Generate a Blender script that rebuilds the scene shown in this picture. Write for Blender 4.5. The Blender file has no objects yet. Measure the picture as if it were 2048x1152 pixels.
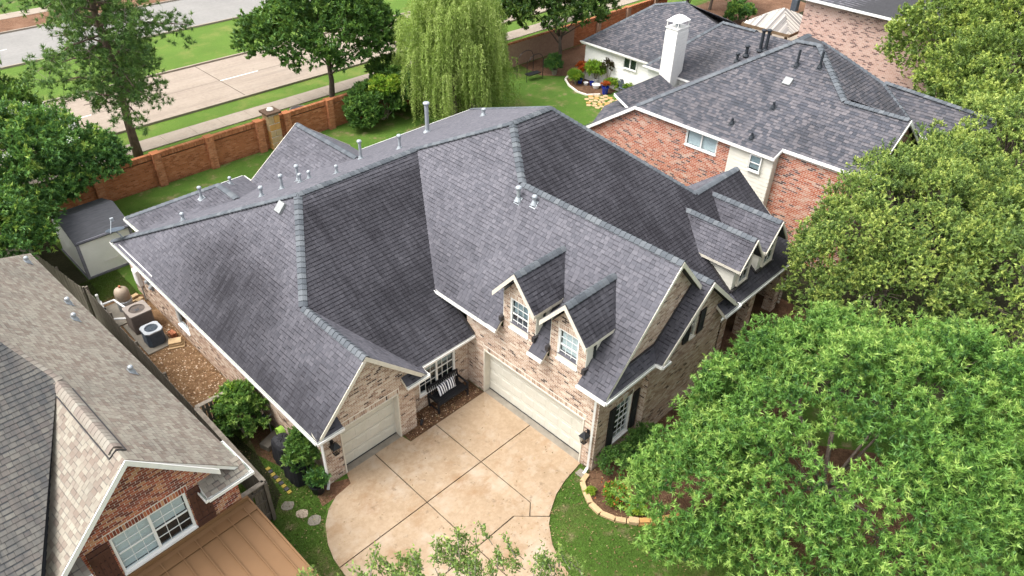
import bpy, math, random
import numpy as np
from mathutils import Vector, Matrix, noise
from mathutils.geometry import tessellate_polygon
R = math.radians
random.seed(7); rng = np.random.default_rng(11)
S = bpy.context.scene
COL = S.collection
# ------------------------------------------------------------ camera, sky, sun
CAMP = dict(f=1480.5, pitch=36.619, roll=1.727, yaw=43.786, loc=(-14.252, -14.99, 20.4))
def cam_axes():
    p, r, y = R(CAMP['pitch']), R(CAMP['roll']), R(CAMP['yaw'])
    fw = Vector((math.cos(p)*math.cos(y), math.cos(p)*math.sin(y), -math.sin(p)))
    rt = Vector((math.sin(y), -math.cos(y), 0)); up = rt.cross(fw)
    return rt*math.cos(r)+up*math.sin(r), -rt*math.sin(r)+up*math.cos(r), fw
AX = cam_axes(); CL = Vector(CAMP['loc'])
cd = bpy.data.cameras.new('camera'); cam = bpy.data.objects.new('camera', cd); COL.objects.link(cam)
cd.sensor_width = 36; cd.lens = CAMP['f']/2048*36; cd.clip_start = .1; cd.clip_end = 1500
m3 = Matrix((AX[0], AX[1], -AX[2])).transposed()
cam.matrix_world = Matrix.Translation(CL) @ m3.to_4x4()
S.camera = cam
SUN_EL, SUN_AZ = 60.0, 150.0      # azimuth measured from +X towards +Y
W = bpy.data.worlds.new('World'); S.world = W; W.use_nodes = True
nt = W.node_tree; nt.nodes.clear()
sky = nt.nodes.new('ShaderNodeTexSky'); sky.sky_type = 'NISHITA'; sky.sun_disc = False
sky.sun_elevation = R(SUN_EL); sky.sun_rotation = R(90-SUN_AZ)
sky.air_density = 1.3; sky.dust_density = 5.0; sky.ozone_density = 1.0
hs = nt.nodes.new('ShaderNodeHueSaturation'); hs.inputs['Saturation'].default_value = .2
bg = nt.nodes.new('ShaderNodeBackground'); bg.inputs[1].default_value = .15
out = nt.nodes.new('ShaderNodeOutputWorld')
nt.links.new(sky.outputs[0], hs.inputs['Color']); nt.links.new(hs.outputs[0], bg.inputs[0]); nt.links.new(bg.outputs[0], out.inputs[0])
sl = bpy.data.lights.new('sun', 'SUN'); sun = bpy.data.objects.new('sun', sl); COL.objects.link(sun)
sl.energy = 1.15; sl.angle = R(38); sl.color = (1, .96, .9)
sd = Vector((math.cos(R(SUN_EL))*math.cos(R(SUN_AZ)), math.cos(R(SUN_EL))*math.sin(R(SUN_AZ)), math.sin(R(SUN_EL))))
sun.rotation_euler = sd.to_track_quat('Z', 'Y').to_euler(); sun.location = sd*80
S.view_settings.view_transform = 'Standard'; S.view_settings.look = 'None'
S.view_settings.gamma = 1; S.view_settings.use_curve_mapping = False
S.view_settings.exposure = 1.32
S.render.engine = 'CYCLES'

# ------------------------------------------------------------ helpers
def V(*a): return Vector(a)
Z = V(0, 0, 1)
def tag(o, label=None, cat=None, group=None, kind=None):
    if label: o['label'] = label
    if cat: o['category'] = cat
    if group: o['group'] = group
    if kind: o['kind'] = kind
    return o
def empty(name, loc, label, cat, group=None, rz=0):
    o = bpy.data.objects.new(name, None); COL.objects.link(o); o.location = loc; o.rotation_euler = (0, 0, rz)
    o.empty_display_size = .2
    return tag(o, label, cat, group)
def org(o):
    p = V(0, 0, 0)
    while o is not None: p = p+o.location; o = o.parent
    return p
class MB:
    def __init__(s): s.v = []; s.f = []; s.m = []; s.r = []; s.t = []; s.cur = 0; s.cr = None; s.ct = 0
    def face(s, pts):
        n = len(s.v); s.v.extend(tuple(p) for p in pts); s.f.append(tuple(range(n, n+len(pts))))
        s.m.append(s.cur); s.r.append(s.cr if s.cr is not None else 0.5); s.t.append(s.ct); return s
    def prism(s, bot, top, cap=True):
        n = len(s.v); k = len(bot); s.v.extend(tuple(p) for p in bot); s.v.extend(tuple(p) for p in top)
        fs = [(n+i, n+(i+1) % k, n+k+(i+1) % k, n+k+i) for i in range(k)]
        if cap: fs += [tuple(range(n+k-1, n-1, -1)), tuple(range(n+k, n+2*k))]
        s.f += fs; q = len(fs); s.m += [s.cur]*q; s.r += [s.cr if s.cr is not None else .5]*q; s.t += [s.ct]*q; return s
    def box(s, c, size, ax=None):
        c = Vector(c); a = ax or (V(1, 0, 0), V(0, 1, 0), Z); h = [x/2 for x in size]
        def p(i, j, k): return c+a[0]*h[0]*i+a[1]*h[1]*j+a[2]*h[2]*k
        return s.prism([p(-1, -1, -1), p(1, -1, -1), p(1, 1, -1), p(-1, 1, -1)], [p(-1, -1, 1), p(1, -1, 1), p(1, 1, 1), p(-1, 1, 1)])
    def bar(s, a, b, w, h, up=None):
        a = Vector(a); b = Vector(b); d = (b-a); L = d.length; d = d.normalized()
        u = Vector(up) if up else (Z if abs(d.z) < .95 else V(1, 0, 0))
        sd_ = d.cross(u).normalized(); u = sd_.cross(d).normalized()
        return s.box((a+b)/2, (L, w, h), (d, sd_, u))
    def tube(s, pts, rad, n=8, cap=True):
        pts = [Vector(p) for p in pts]; rad = rad if hasattr(rad, '__len__') else [rad]*len(pts)
        rings = []; ref = None
        for i, p in enumerate(pts):
            d = (pts[min(i+1, len(pts)-1)]-pts[max(i-1, 0)]).normalized()
            if ref is None: ref = d.orthogonal().normalized()
            x = (ref-d*ref.dot(d)).normalized(); ref = x; y = d.cross(x)
            rings.append([p+(x*math.cos(2*math.pi*j/n)+y*math.sin(2*math.pi*j/n))*rad[i] for j in range(n)])
        base = len(s.v)
        for r_ in rings: s.v.extend(tuple(p) for p in r_)
        fs = []
        for i in range(len(rings)-1):
            for j in range(n): fs.append((base+i*n+j, base+i*n+(j+1) % n, base+(i+1)*n+(j+1) % n, base+(i+1)*n+j))
        if cap: fs.append(tuple(base+j for j in range(n))[::-1]); fs.append(tuple(base+(len(rings)-1)*n+j for j in range(n)))
        s.f += fs; q = len(fs); s.m += [s.cur]*q; s.r += [s.cr if s.cr is not None else .5]*q; s.t += [s.ct]*q; return s
    def lathe(s, prof, c, n=16):
        c = Vector(c); base = len(s.v); k = len(prof)
        for r_, z in prof:
            for j in range(n): s.v.append((c.x+r_*math.cos(2*math.pi*j/n), c.y+r_*math.sin(2*math.pi*j/n), c.z+z))
        fs = [(base+i*n+j, base+i*n+(j+1) % n, base+(i+1)*n+(j+1) % n, base+(i+1)*n+j) for i in range(k-1) for j in range(n)]
        fs.append(tuple(base+j for j in range(n))[::-1]); fs.append(tuple(base+(k-1)*n+j for j in range(n)))
        s.f += fs; q = len(fs); s.m += [s.cur]*q; s.r += [s.cr if s.cr is not None else .5]*q; s.t += [s.ct]*q; return s
    def poly(s, pts, holes=()):
        loops = [[Vector(p) for p in pts]]+[[Vector(p) for p in h] for h in holes]
        allp = [p for l in loops for p in l]
        for t in tessellate_polygon(loops): s.face([allp[i] for i in t])
        return s
    def blob(s, c, r, seg=8, ring=5, jit=0.0):
        base = len(s.v); c = Vector(c)
        for i in range(ring+1):
            ph = math.pi*i/ring
            for j in range(seg):
                th = 2*math.pi*j/seg; q = 1+random.uniform(-jit, jit)
                s.v.append((c.x+r[0]*q*math.sin(ph)*math.cos(th), c.y+r[1]*q*math.sin(ph)*math.sin(th), c.z+r[2]*q*math.cos(ph)))
        fs = [(base+i*seg+j, base+(i+1)*seg+j, base+(i+1)*seg+(j+1) % seg, base+i*seg+(j+1) % seg) for i in range(ring) for j in range(seg)]
        s.f += fs; q = len(fs); s.m += [s.cur]*q; s.r += [s.cr if s.cr is not None else .5]*q; s.t += [s.ct]*q; return s
    def mesh(s, name, mats, o=V(0, 0, 0), smooth=False):
        me = bpy.data.meshes.new(name)
        if s.v:
            a = np.array(s.v, dtype=np.float32)-np.array(o, dtype=np.float32)
            me.from_pydata(a.tolist(), [], s.f)
        for m_ in (mats if isinstance(mats, (list, tuple)) else [mats]): me.materials.append(m_)
        if s.f:
            if any(s.m): me.polygons.foreach_set('material_index', s.m)
            at = me.attributes.new('rnd', 'FLOAT', 'FACE'); at.data.foreach_set('value', s.r)
            at = me.attributes.new('st', 'FLOAT', 'FACE'); at.data.foreach_set('value', s.t)
            if smooth: me.polygons.foreach_set('use_smooth', [True]*len(s.f))
        me.update(); return me
    def build(s, name, mats, parent=None, smooth=False, kind=None, bev=0):
        o = org(parent) if parent else V(0, 0, 0)
        ob = bpy.data.objects.new(name, s.mesh(name, mats, o, smooth)); COL.objects.link(ob)
        ob.color = (0, 0, 0, 1)
        if parent: ob.parent = parent
        if kind: ob['kind'] = kind
        if bev:
            b = ob.modifiers.new('bevel', 'BEVEL'); b.width = bev; b.segments = 2; b.limit_method = 'ANGLE'
        return ob
def inst(name, me, parent, M, color=(0, 0, 0, 1)):
    ob = bpy.data.objects.new(name, me); COL.objects.link(ob); ob.parent = parent
    o = org(parent); M = M.copy(); M.translation = M.translation-o; ob.matrix_local = M; ob.color = color; return ob
def copytree(o, loc, rz=None, label=None, scale=None):
    c = o.copy(); COL.objects.link(c); c.location = loc
    if rz is not None: c.rotation_euler = (0, 0, rz)
    if scale: c.scale = (scale,)*3
    if label: c['label'] = label
    def rec(a, b):
        for ch in a.children:
            d = ch.copy(); COL.objects.link(d); d.parent = b; rec(ch, d)
    rec(o, c); return c

# ------------------------------------------------------------ materials
def newmat(name):
    m = bpy.data.materials.new(name); m.use_nodes = True; t = m.node_tree
    b = t.nodes['Principled BSDF']; return m, t, b
def N(t, typ, **k):
    n = t.nodes.new(typ)
    for a, v in k.items():
        if a in ('operation', 'blend_type', 'data_type', 'attribute_name', 'noise_dimensions', 'feature', 'distance', 'wave_type', 'bands_direction', 'interpolation'): setattr(n, a, v)
        else: n.inputs[a].default_value = v
    return n
def ramp(t, stops, interp='LINEAR'):
    r_ = t.nodes.new('ShaderNodeValToRGB'); cr = r_.color_ramp; cr.interpolation = interp
    while len(cr.elements) < len(stops): cr.elements.new(.5)
    for e, (p, c) in zip(cr.elements, stops): e.position = p; e.color = (*c, 1)
    return r_
def mixc(t, fac, a, b, blend='MIX'):
    m = t.nodes.new('ShaderNodeMix'); m.data_type = 'RGBA'; m.blend_type = blend; m.clamp_factor = True
    for i, x in ((0, fac), (6, a), (7, b)):
        if isinstance(x, (int, float)): m.inputs[i].default_value = x
        elif isinstance(x, tuple): m.inputs[i].default_value = (*x, 1)
        else: t.links.new(x, m.inputs[i])
    return m.outputs[2]
def math_(t, op, a, b=None, c=None):
    n = t.nodes.new('ShaderNodeMath'); n.operation = op
    for i, x in enumerate((a, b, c)):
        if x is None: continue
        if isinstance(x, (int, float)): n.inputs[i].default_value = x
        else: t.links.new(x, n.inputs[i])
    return n.outputs[0]
def wpos(t, scale=(1, 1, 1)):
    g = t.nodes.new('ShaderNodeNewGeometry'); m = t.nodes.new('ShaderNodeMapping'); m.inputs['Scale'].default_value = scale
    t.links.new(g.outputs['Position'], m.inputs['Vector']); return m.outputs[0]
def nz(t, vec, scale, detail=4, rough=.6):
    n = N(t, 'ShaderNodeTexNoise', Scale=scale, Detail=detail, Roughness=rough); t.links.new(vec, n.inputs['Vector']); return n.outputs['Fac']
def bump(t, b, h, strength=.3, dist=.01):
    n = N(t, 'ShaderNodeBump', Strength=strength, Distance=dist); t.links.new(h, n.inputs['Height']); t.links.new(n.outputs[0], b.inputs['Normal'])
def plain(name, c1, c2=None, scale=6, rough=.7, metal=0, bs=.15, bd=.01, bscale=40, spec=.3, stretch=(1, 1, 1)):
    m, t, b = newmat(name); v = wpos(t, stretch)
    c2 = c2 or tuple(x*.75 for x in c1)
    f = nz(t, v, scale, 6, .65); r_ = ramp(t, [(.3, c2), (.7, c1)]); t.links.new(f, r_.inputs[0]); t.links.new(r_.outputs[0], b.inputs['Base Color'])
    b.inputs['Roughness'].default_value = rough; b.inputs['Metallic'].default_value = metal; b.inputs['Specular IOR Level'].default_value = spec
    if bs: bump(t, b, nz(t, v, bscale, 4), bs, bd)
    return m
def attrs(t):
    a = N(t, 'ShaderNodeAttribute', attribute_name='rnd'); s_ = N(t, 'ShaderNodeAttribute', attribute_name='st')
    oi = t.nodes.new('ShaderNodeObjectInfo'); sp = t.nodes.new('ShaderNodeSeparateColor'); t.links.new(oi.outputs['Color'], sp.inputs[0])
    return math_(t, 'ADD', a.outputs['Fac'], sp.outputs[1]), math_(t, 'ADD', s_.outputs['Fac'], sp.outputs[0])
def pieces(name, stops, stain_dark=(.02, .02, .022), rough=.9, grain=60, bs=.4, small=.35, spec=.2, streak=0):
    """colour by piece: rnd picks from the stops, st darkens towards the given stain colour"""
    m, t, b = newmat(name); r_, s_ = attrs(t); rp = ramp(t, stops); t.links.new(r_, rp.inputs[0])
    v = wpos(t); g1 = nz(t, v, grain, 5, .7); g2 = nz(t, v, 1.3, 5, .6)
    c = mixc(t, math_(t, 'MULTIPLY', g1, small), rp.outputs[0], tuple(x*.45 for x in stops[len(stops)//2][1]))
    c = mixc(t, math_(t, 'MULTIPLY', math_(t, 'SUBTRACT', g2, .45), small), c, tuple(x*.5 for x in stops[0][1]))
    if streak:
        va = wpos(t, (7, .35, .35)); vb = wpos(t, (.35, 7, .35)); na = nz(t, va, 1, 4); nb = nz(t, vb, 1, 4)
        g = t.nodes.new('ShaderNodeNewGeometry'); sx = t.nodes.new('ShaderNodeSeparateXYZ'); t.links.new(g.outputs['True Normal'], sx.inputs[0])
        w_ = math_(t, 'GREATER_THAN', math_(t, 'ABSOLUTE', sx.outputs[0]), math_(t, 'ABSOLUTE', sx.outputs[1]))
        ns = t.nodes.new('ShaderNodeMix'); ns.data_type = 'FLOAT'; t.links.new(w_, ns.inputs[0]); t.links.new(na, ns.inputs[2]); t.links.new(nb, ns.inputs[3])
        k = math_(t, 'MULTIPLY_ADD', math_(t, 'SUBTRACT', ns.outputs[0], .5), streak, 1.0)
        s_ = math_(t, 'MULTIPLY', s_, k)
    c = mixc(t, s_, c, stain_dark)
    t.links.new(c, b.inputs['Base Color']); b.inputs['Roughness'].default_value = rough; b.inputs['Specular IOR Level'].default_value = spec
    bump(t, b, g1, bs, .006); return m
def srgb(h):
    h = h.lstrip('#'); c = [int(h[i:i+2], 16)/255 for i in (0, 2, 4)]
    return tuple(x/12.92 if x <= .04045 else ((x+.055)/1.055)**2.4 for x in c)
M = {}
M['shingle'] = pieces('grey_shingle', [(0, (.1, .1, .117)), (.3, (.12, .118, .137)), (.7, (.136, .133, .153)), (1, (.158, .153, .174))], stain_dark=(.025, .024, .029), streak=.8, small=.32)
M['shingle_n2'] = pieces('mixed_grey_shingle', [(0, (.055, .06, .073)), (.25, (.076, .079, .095)), (.5, (.1, .099, .113)), (.75, (.13, .123, .135)), (1, (.16, .148, .158))], stain_dark=(.03, .03, .033), streak=1, small=.3)
M['shingle_n1'] = pieces('weathered_wood_shingle', [(0, (.215, .168, .138)), (.3, (.262, .222, .183)), (.6, (.297, .265, .216)), (1, (.34, .312, .256))], stain_dark=(.05, .052, .055), streak=.8, small=.3)
M['shingle_n3'] = pieces('brown_grey_shingle', [(0, (.07, .07, .08)), (.5, (.13, .13, .15)), (1, (.19, .18, .2))], small=.3)
M['cap'] = pieces('ridge_cap_shingle', [(0, (.082, .092, .105)), (.5, (.11, .122, .137)), (1, (.145, .157, .17))], small=.3)
M['cap_n1'] = pieces('pale_ridge_cap_shingle', [(0, (.22, .18, .155)), (.5, (.26, .23, .195)), (1, (.3, .28, .24))], small=.3)
M['deck'] = plain('roof_underlay', (.05, .05, .055), rough=.95)
M['brick'] = pieces('blush_brick', [(0, (.05, .035, .032)), (.045, (.12, .075, .06)), (.075, (.29, .19, .14)), (.3, (.41, .285, .21)), (.6, (.5, .37, .285)), (.85, (.56, .445, .35)), (1, (.65, .56, .46))], stain_dark=(.24, .18, .13), grain=90, small=.18)
M['brick_n1'] = pieces('red_brown_brick', [(0, (.12, .04, .03)), (.35, (.27, .075, .045)), (.65, (.42, .12, .06)), (.85, (.48, .22, .11)), (1, (.55, .32, .18))], grain=90, small=.15)
M['brick_n2'] = pieces('mottled_red_brick', [(0, (.08, .06, .06)), (.1, (.16, .09, .08)), (.18, (.36, .11, .06)), (.55, (.46, .165, .095)), (.8, (.5, .24, .16)), (1, (.54, .37, .29))], grain=60, small=.15)
M['brick_n3'] = pieces('pink_brick', [(0, (.14, .07, .065)), (.2, (.24, .12, .1)), (.26, (.52, .31, .25)), (1, (.62, .42, .35))], grain=60, small=.12)
M['brick_wall'] = pieces('orange_brick', [(0, (.3, .11, .05)), (.3, (.41, .155, .068)), (.7, (.47, .185, .085)), (1, (.53, .24, .125))], grain=60, small=.1)
M['mortar'] = plain('mortar', (.74, .69, .62), (.66, .6, .53), rough=.95)
M['mortar_n2'] = plain('pale_mortar', (.68, .63, .58), (.58, .53, .48), rough=.95)
M['mortar_r'] = plain('red_mortar', (.36, .24, .17), (.27, .17, .12), rough=.95)
M['trim'] = plain('cream_trim_paint', (.66, .62, .53), (.57, .53, .45), rough=.5, bs=.03)
M['white'] = plain('white_paint', (.8, .79, .76), (.72, .71, .69), rough=.5, bs=.03)
M['siding'] = plain('cream_siding', (.7, .68, .6), (.62, .6, .53), rough=.6, bs=.05, scale=2)
M['gutter_in'] = plain('gutter_inside', (.42, .48, .42), (.25, .27, .22), rough=.7, scale=3)
M['door'] = plain('garage_door_paint', (.58, .56, .49), (.53, .51, .44), rough=.45, bs=.02, scale=2)
M['galv'] = plain('galvanised_metal', (.42, .45, .48), (.3, .33, .35), rough=.45, metal=.35, bs=.03)
M['black'] = plain('black_paint', (.012, .013, .016), (.02, .02, .022), rough=.45, bs=.05)
M['blackp'] = plain('black_pipe', (.02, .025, .035), (.03, .035, .04), rough=.6)
M['flash'] = plain('dark_flashing', (.03, .028, .03), (.045, .04, .04), rough=.5)
M['brownwood'] = plain('brown_stained_wood', (.095, .04, .026), (.06, .025, .017), rough=.8, bs=.3, stretch=(4, 4, .8), scale=3)
M['tanmetal'] = plain('tan_metal_roofing', (.215, .118, .055), (.19, .103, .047), rough=.6, metal=.1, bs=.02, scale=1.2)
M['fence'] = plain('weathered_fence_wood', (.2, .175, .14), (.085, .07, .055), rough=.95, bs=.5, stretch=(5, 5, .7), scale=2.2)
M['fence_top'] = plain('weathered_rail_wood', (.3, .26, .21), (.15, .125, .1), rough=.95, bs=.4, scale=5)
M['shedroof'] = plain('dark_shed_roofing', (.075, .077, .085), (.045, .046, .052), rough=.95, bs=.4, stretch=(.8, 5, 1), scale=3)
M['shedwall'] = plain('pale_shed_panel', (.76, .77, .71), (.68, .69, .64), rough=.6, bs=.03, scale=1.5)
M['shedtrim'] = plain('grey_shed_trim', (.2, .2, .23), (.15, .15, .17), rough=.7)
M['concrete'] = plain('aged_concrete', (.27, .24, .195), (.18, .16, .13), rough=.9, scale=3)
M['pvc'] = plain('white_pvc', (.82, .82, .8), (.7, .7, .68), rough=.4, bs=0)
M['acbrown'] = plain('taupe_metal', (.17, .14, .12), (.13, .105, .09), rough=.5, bs=.05)
M['actop'] = plain('taupe_metal_top', (.3, .26, .23), (.25, .215, .19), rough=.5, bs=.05)
M['acgrey'] = plain('slate_metal', (.09, .11, .135), (.06, .075, .095), rough=.5, bs=.05)
M['actop2'] = plain('light_grey_metal', (.4, .42, .44), (.33, .35, .37), rough=.5, bs=.05)
M['beige'] = plain('beige_plastic', (.4, .32, .24), (.32, .25, .19), rough=.5, bs=.03)
M['grey'] = plain('grey_plastic', (.3, .31, .31), (.24, .25, .25), rough=.6, bs=.03)
M['lime'] = plain('lime_hose_rubber', (.26, .42, .06), (.17, .32, .04), rough=.5, bs=0)
M['cover'] = plain('black_grill_cover', (.014, .014, .017), (.028, .028, .032), rough=.8, scale=4, bs=.5, bscale=6, bd=.04)
M['yellow'] = plain('yellow_paver', (.42, .3, .05), (.22, .18, .05), rough=.9, scale=12)
M['darkstone'] = plain('dark_paver', (.08, .075, .08), (.05, .05, .055), rough=.9)
M['flagstone'] = plain('tan_flagstone', (.5, .36, .2), (.36, .25, .14), rough=.95, scale=4, bs=.4)
M['flag2'] = plain('orange_flagstone', (.55, .3, .1), (.4, .22, .08), rough=.95, scale=4, bs=.4)
M['redpot'] = plain('terracotta', (.42, .16, .08), (.32, .12, .06), rough=.8)
M['bluepot'] = plain('blue_glazed_pot', (.01, .03, .3), (.02, .03, .18), rough=.25, bs=0)
M['bark'] = plain('grey_brown_bark', (.16, .125, .1), (.07, .055, .045), rough=.95, bs=.9, bd=.03, scale=5, bscale=14, stretch=(2, 2, .6))
M['barkred'] = plain('pine_bark', (.2, .14, .105), (.08, .055, .045), rough=.95, bs=1, bd=.04, scale=5, bscale=10, stretch=(2, 2, .7))
M['twig'] = plain('pale_twig_bark', (.3, .26, .21), (.2, .17, .14), rough=.95)
M['stone_cap'] = plain('dark_stone_cap', (.16, .1, .065), (.08, .05, .035), rough=.9, scale=9, bs=.5)
M['fallen_wood'] = M['fence']
M['tealcover'] = plain('teal_spa_cover', (.01, .05, .06), rough=.5)
M['greywood'] = pieces('silvered_board', [(0, (.16, .15, .15)), (.4, (.33, .31, .29)), (1, (.62, .58, .52))], grain=25)
M['timber'] = plain('brown_timber', (.2, .13, .075), (.12, .08, .05), rough=.9)
def glassmat(name, tint, refl=.35):
    m = bpy.data.materials.new(name); m.use_nodes = True; t = m.node_tree; t.nodes.clear()
    o = t.nodes.new('ShaderNodeOutputMaterial'); tr = t.nodes.new('ShaderNodeBsdfTransparent'); tr.inputs[0].default_value = (*tint, 1)
    gl = t.nodes.new('ShaderNodeBsdfGlossy'); gl.inputs['Roughness'].default_value = .03; gl.inputs[0].default_value = (.9, .95, 1, 1)
    fr = t.nodes.new('ShaderNodeLayerWeight'); k = math_(t, 'MULTIPLY_ADD', math_(t, 'POWER', fr.outputs['Facing'], 4.0), .5, refl*.16)
    mx = t.nodes.new('ShaderNodeMixShader'); t.links.new(k, mx.inputs[0]); t.links.new(tr.outputs[0], mx.inputs[1]); t.links.new(gl.outputs[0], mx.inputs[2]); t.links.new(mx.outputs[0], o.inputs[0])
    return m
M['glass'] = glassmat('window_glass', (.9, .94, .95))
M['darkin'] = plain('dark_room', (.02, .026, .03), rough=.9, bs=0)
M['blind'] = plain('white_blind', (.74, .78, .78), (.66, .7, .71), rough=.7, scale=1.5, bs=0)
M['greyblind'] = plain('grey_screen', (.3, .36, .38), (.26, .31, .33), rough=.6, scale=3, bs=0)
M['lampglass'] = glassmat('lamp_glass', (.7, .7, .68))
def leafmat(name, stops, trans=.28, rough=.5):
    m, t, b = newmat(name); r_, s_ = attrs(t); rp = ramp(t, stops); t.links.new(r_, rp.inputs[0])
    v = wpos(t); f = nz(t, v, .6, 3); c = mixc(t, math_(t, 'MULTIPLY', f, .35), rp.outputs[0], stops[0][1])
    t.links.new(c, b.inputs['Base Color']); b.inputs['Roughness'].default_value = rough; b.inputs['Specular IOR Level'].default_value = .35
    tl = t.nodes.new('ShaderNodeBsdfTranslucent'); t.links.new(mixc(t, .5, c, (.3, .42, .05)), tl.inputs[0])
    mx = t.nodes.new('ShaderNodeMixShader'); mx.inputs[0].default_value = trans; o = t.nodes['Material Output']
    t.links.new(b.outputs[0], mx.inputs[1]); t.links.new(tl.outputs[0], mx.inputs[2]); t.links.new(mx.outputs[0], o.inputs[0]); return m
M['leaf_bright'] = leafmat('bright_ash_leaf', [(0, (.03, .09, .022)), (.3, (.09, .215, .042)), (.65, (.21, .39, .075)), (1, (.42, .58, .14))])
M['leaf_oak'] = leafmat('olive_live_oak_leaf', [(0, (.05, .09, .028)), (.3, (.12, .2, .05)), (.65, (.26, .37, .085)), (1, (.5, .58, .14))])
M['leaf_oak2'] = leafmat('light_olive_leaf', [(0, (.05, .09, .022)), (.4, (.13, .21, .045)), (.7, (.25, .35, .07)), (1, (.46, .54, .12))])
M['leaf_dark'] = leafmat('deep_green_leaf', [(0, (.035, .09, .022)), (.5, (.09, .2, .042)), (.85, (.17, .32, .06)), (1, (.3, .44, .1))])
M['leaf_mag'] = leafmat('magnolia_leaf', [(0, (.03, .065, .02)), (.5, (.075, .155, .038)), (.85, (.16, .25, .06)), (1, (.28, .36, .1))], rough=.3)
M['leaf_crape'] = leafmat('crape_myrtle_leaf', [(0, (.035, .1, .03)), (.5, (.085, .21, .055)), (.85, (.17, .34, .07)), (1, (.34, .46, .08))])
M['leaf_willow'] = leafmat('willow_leaf', [(0, (.15, .22, .05)), (.5, (.32, .44, .1)), (1, (.52, .62, .2))], trans=.45)
M['leaf_pine'] = leafmat('pine_needle', [(0, (.05, .11, .035)), (.5, (.12, .24, .055)), (1, (.25, .38, .09))], trans=.2)
M['leaf_yel'] = leafmat('yellow_green_leaf', [(0, (.08, .18, .02)), (.5, (.2, .36, .03)), (1, (.45, .52, .06))])
M['leaf_red'] = leafmat('red_orange_flower', [(0, (.3, .03, .01)), (1, (.6, .14, .03))])
M['leaf_white'] = leafmat('white_blossom', [(0, (.6, .62, .55)), (1, (.8, .8, .75))])
M['leaf_maroon'] = leafmat('maroon_leaf', [(0, (.02, .008, .012)), (1, (.05, .015, .025))])
M['blade'] = leafmat('grass_blade', [(0, (.045, .072, .015)), (.45, (.075, .115, .022)), (.75, (.14, .15, .05)), (1, (.33, .27, .14))])
def groundmat(name, stops, s1, s2, rough=.95, bscale=60, bs=.5, bd=.02, stretch=(1, 1, 1), w=.5):
    m, t, b = newmat(name); v = wpos(t, stretch); a = nz(t, v, s1, 6, .65); c = nz(t, v, s2, 5, .7)
    f = math_(t, 'ADD', math_(t, 'MULTIPLY', a, w), math_(t, 'MULTIPLY', c, 1-w)); r_ = ramp(t, stops); t.links.new(f, r_.inputs[0])
    t.links.new(r_.outputs[0], b.inputs['Base Color']); b.inputs['Roughness'].default_value = rough; b.inputs['Specular IOR Level'].default_value = .15
    bump(t, b, nz(t, v, bscale, 5, .7), bs, bd); return m
M['grass'] = groundmat('mown_grass', [(.3, (.075, .1, .02)), (.42, (.06, .12, .014)), (.52, (.07, .145, .016)), (.62, (.095, .17, .02)), (.72, (.15, .18, .035))], .35, 14, bs=.9, bscale=50, bd=.04)
M['grass_verge'] = groundmat('verge_grass', [(.32, (.1, .14, .02)), (.45, (.08, .16, .014)), (.6, (.12, .215, .018)), (.72, (.18, .23, .04))], .25, 10, bs=.9, bscale=40, bd=.04)
M['driveway'] = groundmat('stained_driveway', [(.3, (.36, .27, .175)), (.42, (.46, .345, .225)), (.5, (.53, .42, .295)), (.6, (.6, .49, .37)), (.72, (.66, .57, .46))], .55, 5, bs=.15, bscale=120, bd=.004, w=.7)
M['road'] = groundmat('road_concrete', [(.35, (.44, .37, .31)), (.5, (.53, .455, .385)), (.65, (.58, .51, .44))], .3, 3, bs=.1, stretch=(.4, 2, 1))
M['road2'] = groundmat('grey_road', [(.35, (.36, .345, .33)), (.5, (.42, .405, .39)), (.65, (.48, .46, .45))], .3, 3, bs=.1, stretch=(.4, 2, 1))
M['walk'] = groundmat('sidewalk_concrete', [(.35, (.43, .37, .31)), (.65, (.54, .48, .41))], .8, 8, bs=.1)
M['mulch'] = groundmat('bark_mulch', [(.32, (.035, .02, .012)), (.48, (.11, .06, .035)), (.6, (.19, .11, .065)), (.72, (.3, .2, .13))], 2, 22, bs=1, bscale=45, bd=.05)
M['soil'] = groundmat('red_brown_soil', [(.32, (.05, .028, .018)), (.5, (.16, .085, .05)), (.7, (.3, .19, .13))], .5, 9, bs=.7, bscale=20, bd=.05)
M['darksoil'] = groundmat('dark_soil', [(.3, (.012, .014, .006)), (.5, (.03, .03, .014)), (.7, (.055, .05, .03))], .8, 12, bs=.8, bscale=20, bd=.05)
M['gravelbed'] = groundmat('gravel_base', [(.3, (.06, .035, .018)), (.5, (.19, .11, .055)), (.7, (.36, .24, .14))], 3, 28, bs=1, bscale=40, bd=.05)
M['pebble'] = pieces('river_pebble', [(0, (.1, .05, .025)), (.4, (.28, .15, .07)), (.75, (.46, .3, .18)), (1, (.75, .64, .5))], grain=30)
def layered(name, base, layers, bscale=60, bs=.5, bd=.02, rough=.95):
    # base stops then layers of (colour, scale, lo, hi, stretch)
    m, t, b = newmat(name); v = wpos(t); r_ = ramp(t, base[2]); t.links.new(math_(t, 'ADD', math_(t, 'MULTIPLY', nz(t, v, base[0], 6, .65), .5), math_(t, 'MULTIPLY', nz(t, v, base[1], 5, .7), .5)), r_.inputs[0]); c = r_.outputs[0]
    for col_, sc, lo, hi, st_ in layers:
        n_ = nz(t, wpos(t, st_), sc, 7, .68); mr = t.nodes.new('ShaderNodeMapRange'); mr.inputs[1].default_value = lo; mr.inputs[2].default_value = hi; t.links.new(n_, mr.inputs[0]); c = mixc(t, mr.outputs[0], c, col_)
    t.links.new(c, b.inputs['Base Color']); b.inputs['Roughness'].default_value = rough; b.inputs['Specular IOR Level'].default_value = .15
    bump(t, b, nz(t, v, bscale, 5, .7), bs, bd); return m
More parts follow.
